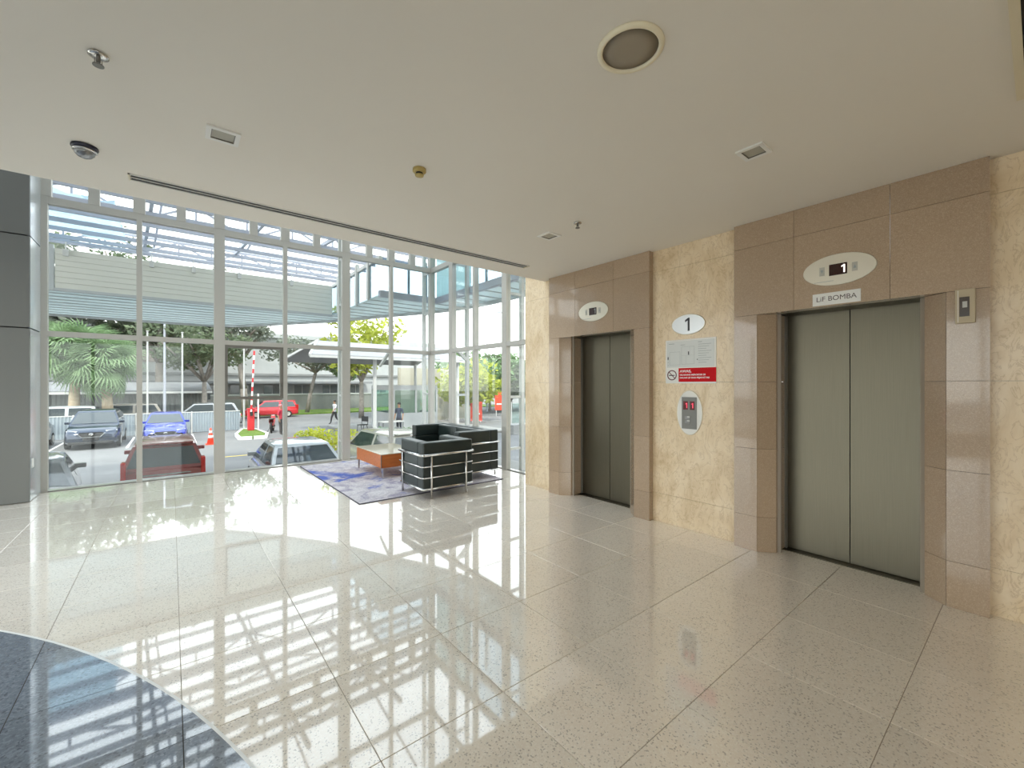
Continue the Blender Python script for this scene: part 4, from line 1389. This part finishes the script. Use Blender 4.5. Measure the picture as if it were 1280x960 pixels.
for k, (x, y, h_, lf, lb) in enumerate(((22, 35, 5.4, 'leaf_mid', 'green tree nearest the glass corner across the road'), (24.5, 35.8, 5.8, 'leaf_mid', 'middle green tree of the row across the road'),
                                        (27.2, 37.8, 6.0, 'leaf_mid', 'tall green tree behind the pale street lamp'), (28.8, 36.0, 5.4, 'leaf_dark', 'dark green tree right of the street lamp'),
                                        (31.2, 40.2, 6.2, 'leaf_mid', 'green tree beside the marble wall edge'), (32.6, 37.6, 6.0, 'leaf_mid', 'last green tree seen before the marble wall'))):
    tree('roadside_tree', (x, y, G), h_, .22, 3.2, lf, lb, 30 + k, 2600, .30, 22, 1.7)
def bush(name, loc, rx, ry, h, leaf, label, seed, n, size, cat='hedge'):
    rnd = random.Random(seed)
    o = empty(name, loc, 0, label, cat)
    st = MB()
    f = MB()
    for k in range(14):
        x, y = rnd.uniform(-rx, rx), rnd.uniform(-ry, ry)
        z = h * rnd.uniform(.45, .8)
        st.tube((x * .7, y * .7, 0), (x, y, z), .015, .008, 5)
        leaf_cloud(f, (x, y, z), h * .38, n // 14, size, rnd, .8)
    st.build('stems', 'bark', o)['kind'] = 'stuff'
    raw(f, 'foliage', leaf, o)
bush('golden_hedge', (4.75, 16.9, G), 1.0, .7, 1.25, 'leaf_gold', 'bright yellow-green clipped hedge beyond the white car', 41, 1800, .07)
bush('green_hedge', (7.1, 17.6, G), 1.3, .6, 1.05, 'leaf_mid', 'green hedge right of the yellow hedge', 42, 1800, .07)

# ---- people
def person(loc, rz, shirt, trousers, label, pose, hairm='hair', helmet=False):
    o = empty('person', loc, rz, label, 'person')
    P = dict(pel=(0, 0, .92), bel=(0, .01, 1.08), che=(0, 0, 1.30), nek=(0, .0, 1.47), hd0=(0, .015, 1.55), hd1=(0, .02, 1.64), hd2=(0, .01, 1.72))
    R = dict(pel=.135, bel=.125, che=.15, nek=.055, hd0=.07, hd1=.092, hd2=.065)
    Ed = [('pel', 'bel'), ('bel', 'che'), ('che', 'nek'), ('nek', 'hd0'), ('hd0', 'hd1'), ('hd1', 'hd2')]
    for sx, s_ in ((-1, 'l'), (1, 'r')):
        sh, el, wr, kn, an = pose[s_]
        P['sh' + s_] = (sx * .18, 0, 1.40); R['sh' + s_] = .072
        P['el' + s_] = el; R['el' + s_] = .047
        P['wr' + s_] = wr; R['wr' + s_] = .032
        hd = (Vector(wr) - Vector(el)).normalized()
        P['pa' + s_] = tuple(Vector(wr) + hd * .07); R['pa' + s_] = .036
        P['hp' + s_] = (sx * .095, 0, .86); R['hp' + s_] = .105
        P['kn' + s_] = kn; R['kn' + s_] = .068
        P['an' + s_] = an; R['an' + s_] = .047
        P['to' + s_] = (an[0], an[1] + .17, an[2] - .05); R['to' + s_] = .042
        Ed += [('che', 'sh' + s_), ('sh' + s_, 'el' + s_), ('el' + s_, 'wr' + s_), ('wr' + s_, 'pa' + s_), ('pel', 'hp' + s_), ('hp' + s_, 'kn' + s_), ('kn' + s_, 'an' + s_), ('an' + s_, 'to' + s_)]
        side = hd.cross(Vector((1, 0, 0))).normalized() if abs(hd.x) < .9 else Vector((0, 1, 0))
        for q in range(4):
            k1, k2 = 'f%d%s' % (q, s_), 'g%d%s' % (q, s_)
            off = side * (q - 1.5) * .019
            ln = (.062, .078, .072, .055)[q]
            P[k1] = tuple(Vector(P['pa' + s_]) + off + hd * .035); R[k1] = .009
            P[k2] = tuple(Vector(P[k1]) + hd * ln * .8 + Vector((-sx * .02, 0, 0))); R[k2] = .0075
            Ed += [('pa' + s_, k1), (k1, k2)]
        P['th' + s_] = tuple(Vector(wr) + hd * .05 + side * .045); R['th' + s_] = .010
        Ed.append(('wr' + s_, 'th' + s_))
    keys = list(P)
    me = bpy.data.meshes.new('body')
    me.from_pydata([P[k] for k in keys], [(keys.index(a), keys.index(b)) for a, b in Ed], [])
    tmp = bpy.data.objects.new('body_tmp', me)
    C.objects.link(tmp)
    tmp.modifiers.new('skin', 'SKIN')
    sv = me.skin_vertices[0].data
    for i, k in enumerate(keys):
        sv[i].radius = (R[k], R[k] * (.72 if k in ('che', 'bel', 'pel') else 1))
        sv[i].use_root = (k == 'pel')
    sb = tmp.modifiers.new('sub', 'SUBSURF')
    sb.levels = 1
    sb.render_levels = 1
    dg = bpy.context.evaluated_depsgraph_get()
    bm2 = bpy.data.meshes.new_from_object(tmp.evaluated_get(dg))
    bpy.data.objects.remove(tmp)
    for m in (M['skin'], shirt, trousers, M['black']):
        bm2.materials.append(m)
    hands = [Vector(P[k]) for k in keys if k[:2] in ('wr', 'pa', 'th') or k[0] in 'fg']
    fore = [(Vector(P['el' + s_]) * .6 + Vector(P['wr' + s_]) * .4) for s_ in 'lr']
    for p in bm2.polygons:
        c_ = p.center
        p.use_smooth = True
        if c_.z > 1.475 or min((c_ - h_).length for h_ in hands) < .05 or min((c_ - h_).length for h_ in fore) < .10 and abs(c_.x) > .15:
            p.material_index = 0
        elif c_.z > .90:
            p.material_index = 1
        elif c_.z > .085:
            p.material_index = 2
        else:
            p.material_index = 3
    b = link('body', bm2, o)
    hr = MB().lathe([(.0, .085), (.06, .075), (.098, .03), (.104, -.02), (.096, -.05)], 16, (0, -.012, 1.69))
    hr.build('helmet' if helmet else 'hair', hairm, o, smooth=True)
    for sx in (-1, 1):
        MB().lathe([(0, -.006), (.008, 0), (0, .006)], 8, (sx * .032, .108, 1.645)).build('eye', 'black', o)
    MB().add([(-.014, .10, 1.60), (.014, .10, 1.60), (0, .128, 1.605), (0, .105, 1.645)], [(0, 1, 2), (0, 2, 3), (1, 3, 2), (0, 3, 1)]).build('nose', 'skin', o)
    Bx(-.025, .025, .098, .106, 1.572, 1.580).build('mouth', mat('lips', (.25, .10, .08), .6), o)
    return o
stand = {'l': (None, (-.25, -.02, 1.13), (-.26, .06, .88), (-.10, .01, .48), (-.11, -.02, .075)), 'r': (None, (.25, -.02, 1.13), (.26, .06, .88), (.10, .01, .48), (.12, .0, .075))}
hip = {'l': (None, (-.29, .0, 1.16), (-.20, .16, 1.06), (-.11, .02, .48), (-.14, -.03, .075)), 'r': (None, (.25, -.03, 1.13), (.28, .05, .88), (.10, .03, .48), (.13, .04, .075))}
walk = {'l': (None, (-.24, .10, 1.15), (-.23, .28, .98), (-.10, -.04, .48), (-.09, -.34, .13)), 'r': (None, (.24, -.12, 1.14), (.24, -.14, .88), (.10, .18, .49), (.09, .26, .075))}
person((5.0, 27.9, G), -2.2, mat('red_shirt', (.45, .03, .06), .8), mat('dark_grey_trousers', (.07, .065, .065), .8), 'person in red shirt and dark trousers standing by the motorbike', hip, mat('pink_cap', (.55, .20, .22), .6), True)
person((9.48, 32.9, G), 1.9, mat('white_shirt', (.48, .48, .50), .8), mat('black_trousers', (.02, .02, .022), .8), 'person in white shirt and black trousers walking on the road', walk)
person((10.3, 23.3, G + .12), 2.2, mat('navy_shirt', (.04, .05, .08), .8), mat('navy_trousers', (.03, .035, .05), .8), 'person in dark clothes standing at the gatehouse table', stand)

# ---- gatehouse with pitched canopy roof, table and chair
pv = Bx(8.3, 16.5, 20.5, 30.5, G, G + .12).build('gatehouse_pavement', 'concrete')
tag(pv, 'pale concrete pavement around the gatehouse', kind='structure')
GZ = G + .12
gh = empty('gatehouse', (10.4, 24.4, GZ), label='white gatehouse with glazed upper walls under a grey pitched roof', cat='gatehouse')
for x0, x1, y0, y1 in ((0, 3.0, 0, .1), (0, 3.0, 3.4, 3.5), (0, .1, .1, 3.4), (2.9, 3.0, .1, 3.4)):
    Bx(x0, x1, y0, y1, 0, 1.05).build('lower_wall', 'wall_white', gh)
    Bx(x0 + .04, x1 - .04 if x1 - x0 < .2 else x1, y0 + .04, y1 - .04 if y1 - y0 < .2 else y1, 1.05, 2.45).build('window_pane', 'glass_green', gh)
    Bx(x0, x1, y0, y1, 2.45, 2.75).build('head_beam', 'wall_white', gh)
for x in (.05, 1.5, 2.95):
    for y in (.05, 3.45):
        Bx(x - .06, x + .06, y - .06, y + .06, 1.05, 2.45).build('post', 'pale_paint', gh)
Bx(.1, 2.9, .1, 3.4, .02, .06).build('floor_slab', 'concrete', gh)
Bx(1.2, 2.6, 1.6, 2.6, 0.06, 2.4).build('cabinet', 'wall_cream', gh)
# pitched roof sheets reaching left over the road gate
RZ = 4.1
def slab(nm, pts, th, m, parent):
    k = len(pts)
    MB().add(list(pts) + [(x, y, z + th) for x, y, z in pts], [tuple(range(k - 1, -1, -1)), tuple(range(k, 2 * k))] + [(i, (i + 1) % k, k + (i + 1) % k, k + i) for i in range(k)]).build(nm, m, parent)
gr_ = empty('gate_roof', (5.2, 22.0, G), label='grey pitched sheet roof over the gate lane', cat='roof')
slab('roof_sheet', [(0, 0, 4.3), (9, 0, 4.3), (9, 3.5, 5.3), (1.2, 3.5, 5.3)], .10, 'roof_grey', gr_)
slab('roof_sheet', [(1.2, 3.52, 5.3), (9, 3.52, 5.3), (9, 7.0, 4.3), (0, 7.0, 4.3)], .10, 'roof_grey', gr_)
MB().bar((0, 0, 4.35), (1.2, 3.5, 5.38), .12).bar((0, 7, 4.35), (1.2, 3.5, 5.38), .12).bar((0, 0, 4.30), (9, 0, 4.30), .12).build('roof_trim', 'pale_paint', gr_)
for x, y in ((3.4, .6), (3.4, 6.4), (8.6, .6), (8.6, 6.4)):
    MB().tube((x, y, .12 if x > 3.2 else 0), (x, y, 4.35), .10).build('column', 'pale_paint', gr_)
tb = empty('outdoor_table', (9.75, 22.9, GZ), label='white folding table in front of the gatehouse', cat='table')
Bx(-.75, .55, -.35, .35, .70, .74).build('tabletop', 'pale_paint', tb)
for x in (-.68, .48):
    for y in (-.3, .3):
        MB().tube((x, y, 0), (x, y, .70), .018).build('leg', 'black', tb)
ch = empty('outdoor_chair', (8.75, 24.9, GZ), 2.2, 'black metal chair on the pavement left of the gatehouse', 'chair')
Bx(-.22, .22, -.22, .22, .43, .47).build('seat', 'black', ch)
Bx(-.22, .22, -.24, -.21, .62, .92).build('backrest', 'black', ch)
for x in (-.2, .2):
    MB().path([(x, .24, 0), (x, .18, .44), (x, -.2, .44), (x, -.24, .92)], .016).build('side_frame', 'black', ch)
    MB().tube((x, -.1, .44), (x, -.28, 0), .016).build('leg', 'black', ch)

# ---- neighbouring cream wall and glass screen
nb = empty('boundary_wall', (13.6, 30.8, G), label='cream rendered boundary wall behind the gatehouse', cat='wall')
for k in range(5):
    Bx(k * 1.32, k * 1.32 + 1.3, 0, .25, 0, 4.2).build('wall_panel', 'wall_cream', nb)
gs = empty('glass_fence', (17.0, 21.2, G), 0, 'green glass fence along the side road', 'fence')
for k in range(9):
    a = Vector((k * 1.5, k * .35, 0))
    b_ = Vector((k * 1.5 + 1.42, k * .35 + .33, 0))
    MB().add([(*a.xy, .1), (*b_.xy, .1), (*b_.xy, 1.7), (*a.xy, 1.7), (a.x, a.y + .02, .1), (b_.x, b_.y + .02, .1), (b_.x, b_.y + .02, 1.7), (a.x, a.y + .02, 1.7)],
             [(0, 1, 2, 3), (7, 6, 5, 4), (0, 4, 5, 1), (1, 5, 6, 2), (2, 6, 7, 3), (3, 7, 4, 0)]).build('pane', 'glass_green', gs)
    MB().tube((a.x - .04, a.y, 0), (a.x - .04, a.y, 1.8), .03).build('post', 'pale_paint', gs)
kb = Bx(15.5, 40, 19.2, 20.2, G, G + .55).build('planter_kerb', 'wall_grey')
tag(kb, 'dark grey planter kerb along the side road', 'kerb')

def lamp(name, loc, h, arm, label):
    o = empty(name, loc, 0, label, 'street lamp', 'street lamps')
    MB().tube((0, 0, 0), (0, 0, h), .09, .05, 10).build('pole', 'steel_paint', o)
    MB().path([(0, 0, h), (arm[0] * .6, arm[1] * .6, h + .08), (arm[0], arm[1], h + .05)], .035).build('arm', 'steel_paint', o)
    Bx(arm[0] - .30, arm[0] + .30, arm[1] - .12, arm[1] + .12, h - .02, h + .10).build('lamp_head', 'steel_paint', o, bevel=.03)
lamp('street_lamp', (26.4, 37.2, G), 10.6, (1.1, -.8), 'tall grey street lamp seen through the side glass')
lamp('street_lamp', (-.35, 36.6, G), 8.2, (1.2, 0), 'slim pole left of the air conditioners')
lamp('street_lamp', (33.0, 39.4, G), 8.0, (-2.6, 1.7), 'street lamp with long arm beside the marble wall edge')
for k, (x, y, lb) in enumerate(((.55, 34.2, 'slim white post right of the blue car'), (-1.15, 34.6, 'slim white post left of the blue car'), (3.55, 31.2, 'slim white post just left of the raised barrier boom'))):
    po = empty('utility_post', (x, y, G), 0, lb, 'post')
    MB().tube((0, 0, 0), (0, 0, 6.2 if k < 2 else 5.2), .055, .045).build('pole', 'pale_paint', po)
    MB().lathe([(0, 0), (.07, 0), (.07, .05), (0, .06)], 10, (0, 0, 6.2 if k < 2 else 5.2)).build('cap', 'pale_paint', po)
for k, (x, y, lb) in enumerate(((23.5, 31.2, 'red road sign board left of the last mullion'), (33.0, 40.6, 'red road sign board right of the last mullion'), (18.3, 27.2, 'red and white roadside barrier behind the sofa'))):
    rs = empty('roadside_sign', (x, y, G), -.66, lb, 'sign')
    w_ = (.75, 1.5, .9)[k]
    z0 = (.55, 1.4, .1)[k]
    Bx(-w_ / 2, w_ / 2, -.03, .03, z0, z0 + (1.7, 1.7, 1.5)[k]).build('board', 'redplastic', rs)
    Bx(-w_ * .3, w_ * .3, -.035, -.03, z0 + .5, z0 + .62).build('white_bar', 'roadwhite', rs)
    for sx in (-1, 1):
        MB().tube((sx * w_ * .35, 0, 0), (sx * w_ * .35, 0, z0 + .1), .03).build('leg', 'steel_white', rs)
bb = empty('white_pavilion', (38, 50, G), -.66, 'low white building with dark windows across the side road', 'building')
Bx(-7, 7, 0, 5, 0, 3.2).build('wall', 'wall_white', bb)
for k in range(6):
    q = Bx(-6.4 + k * 2.2, -4.9 + k * 2.2, -.05, 0, .9, 2.2).build('window', 'pale_paint', bb)
    Bx(-6.3 + k * 2.2, -5.0 + k * 2.2, -.07, -.05, 1.0, 2.1).build('window_pane', 'far_glass', q)
Bx(-7.3, 7.3, -.4, 5.3, 3.2, 3.45).build('roof', 'roof_grey', bb)
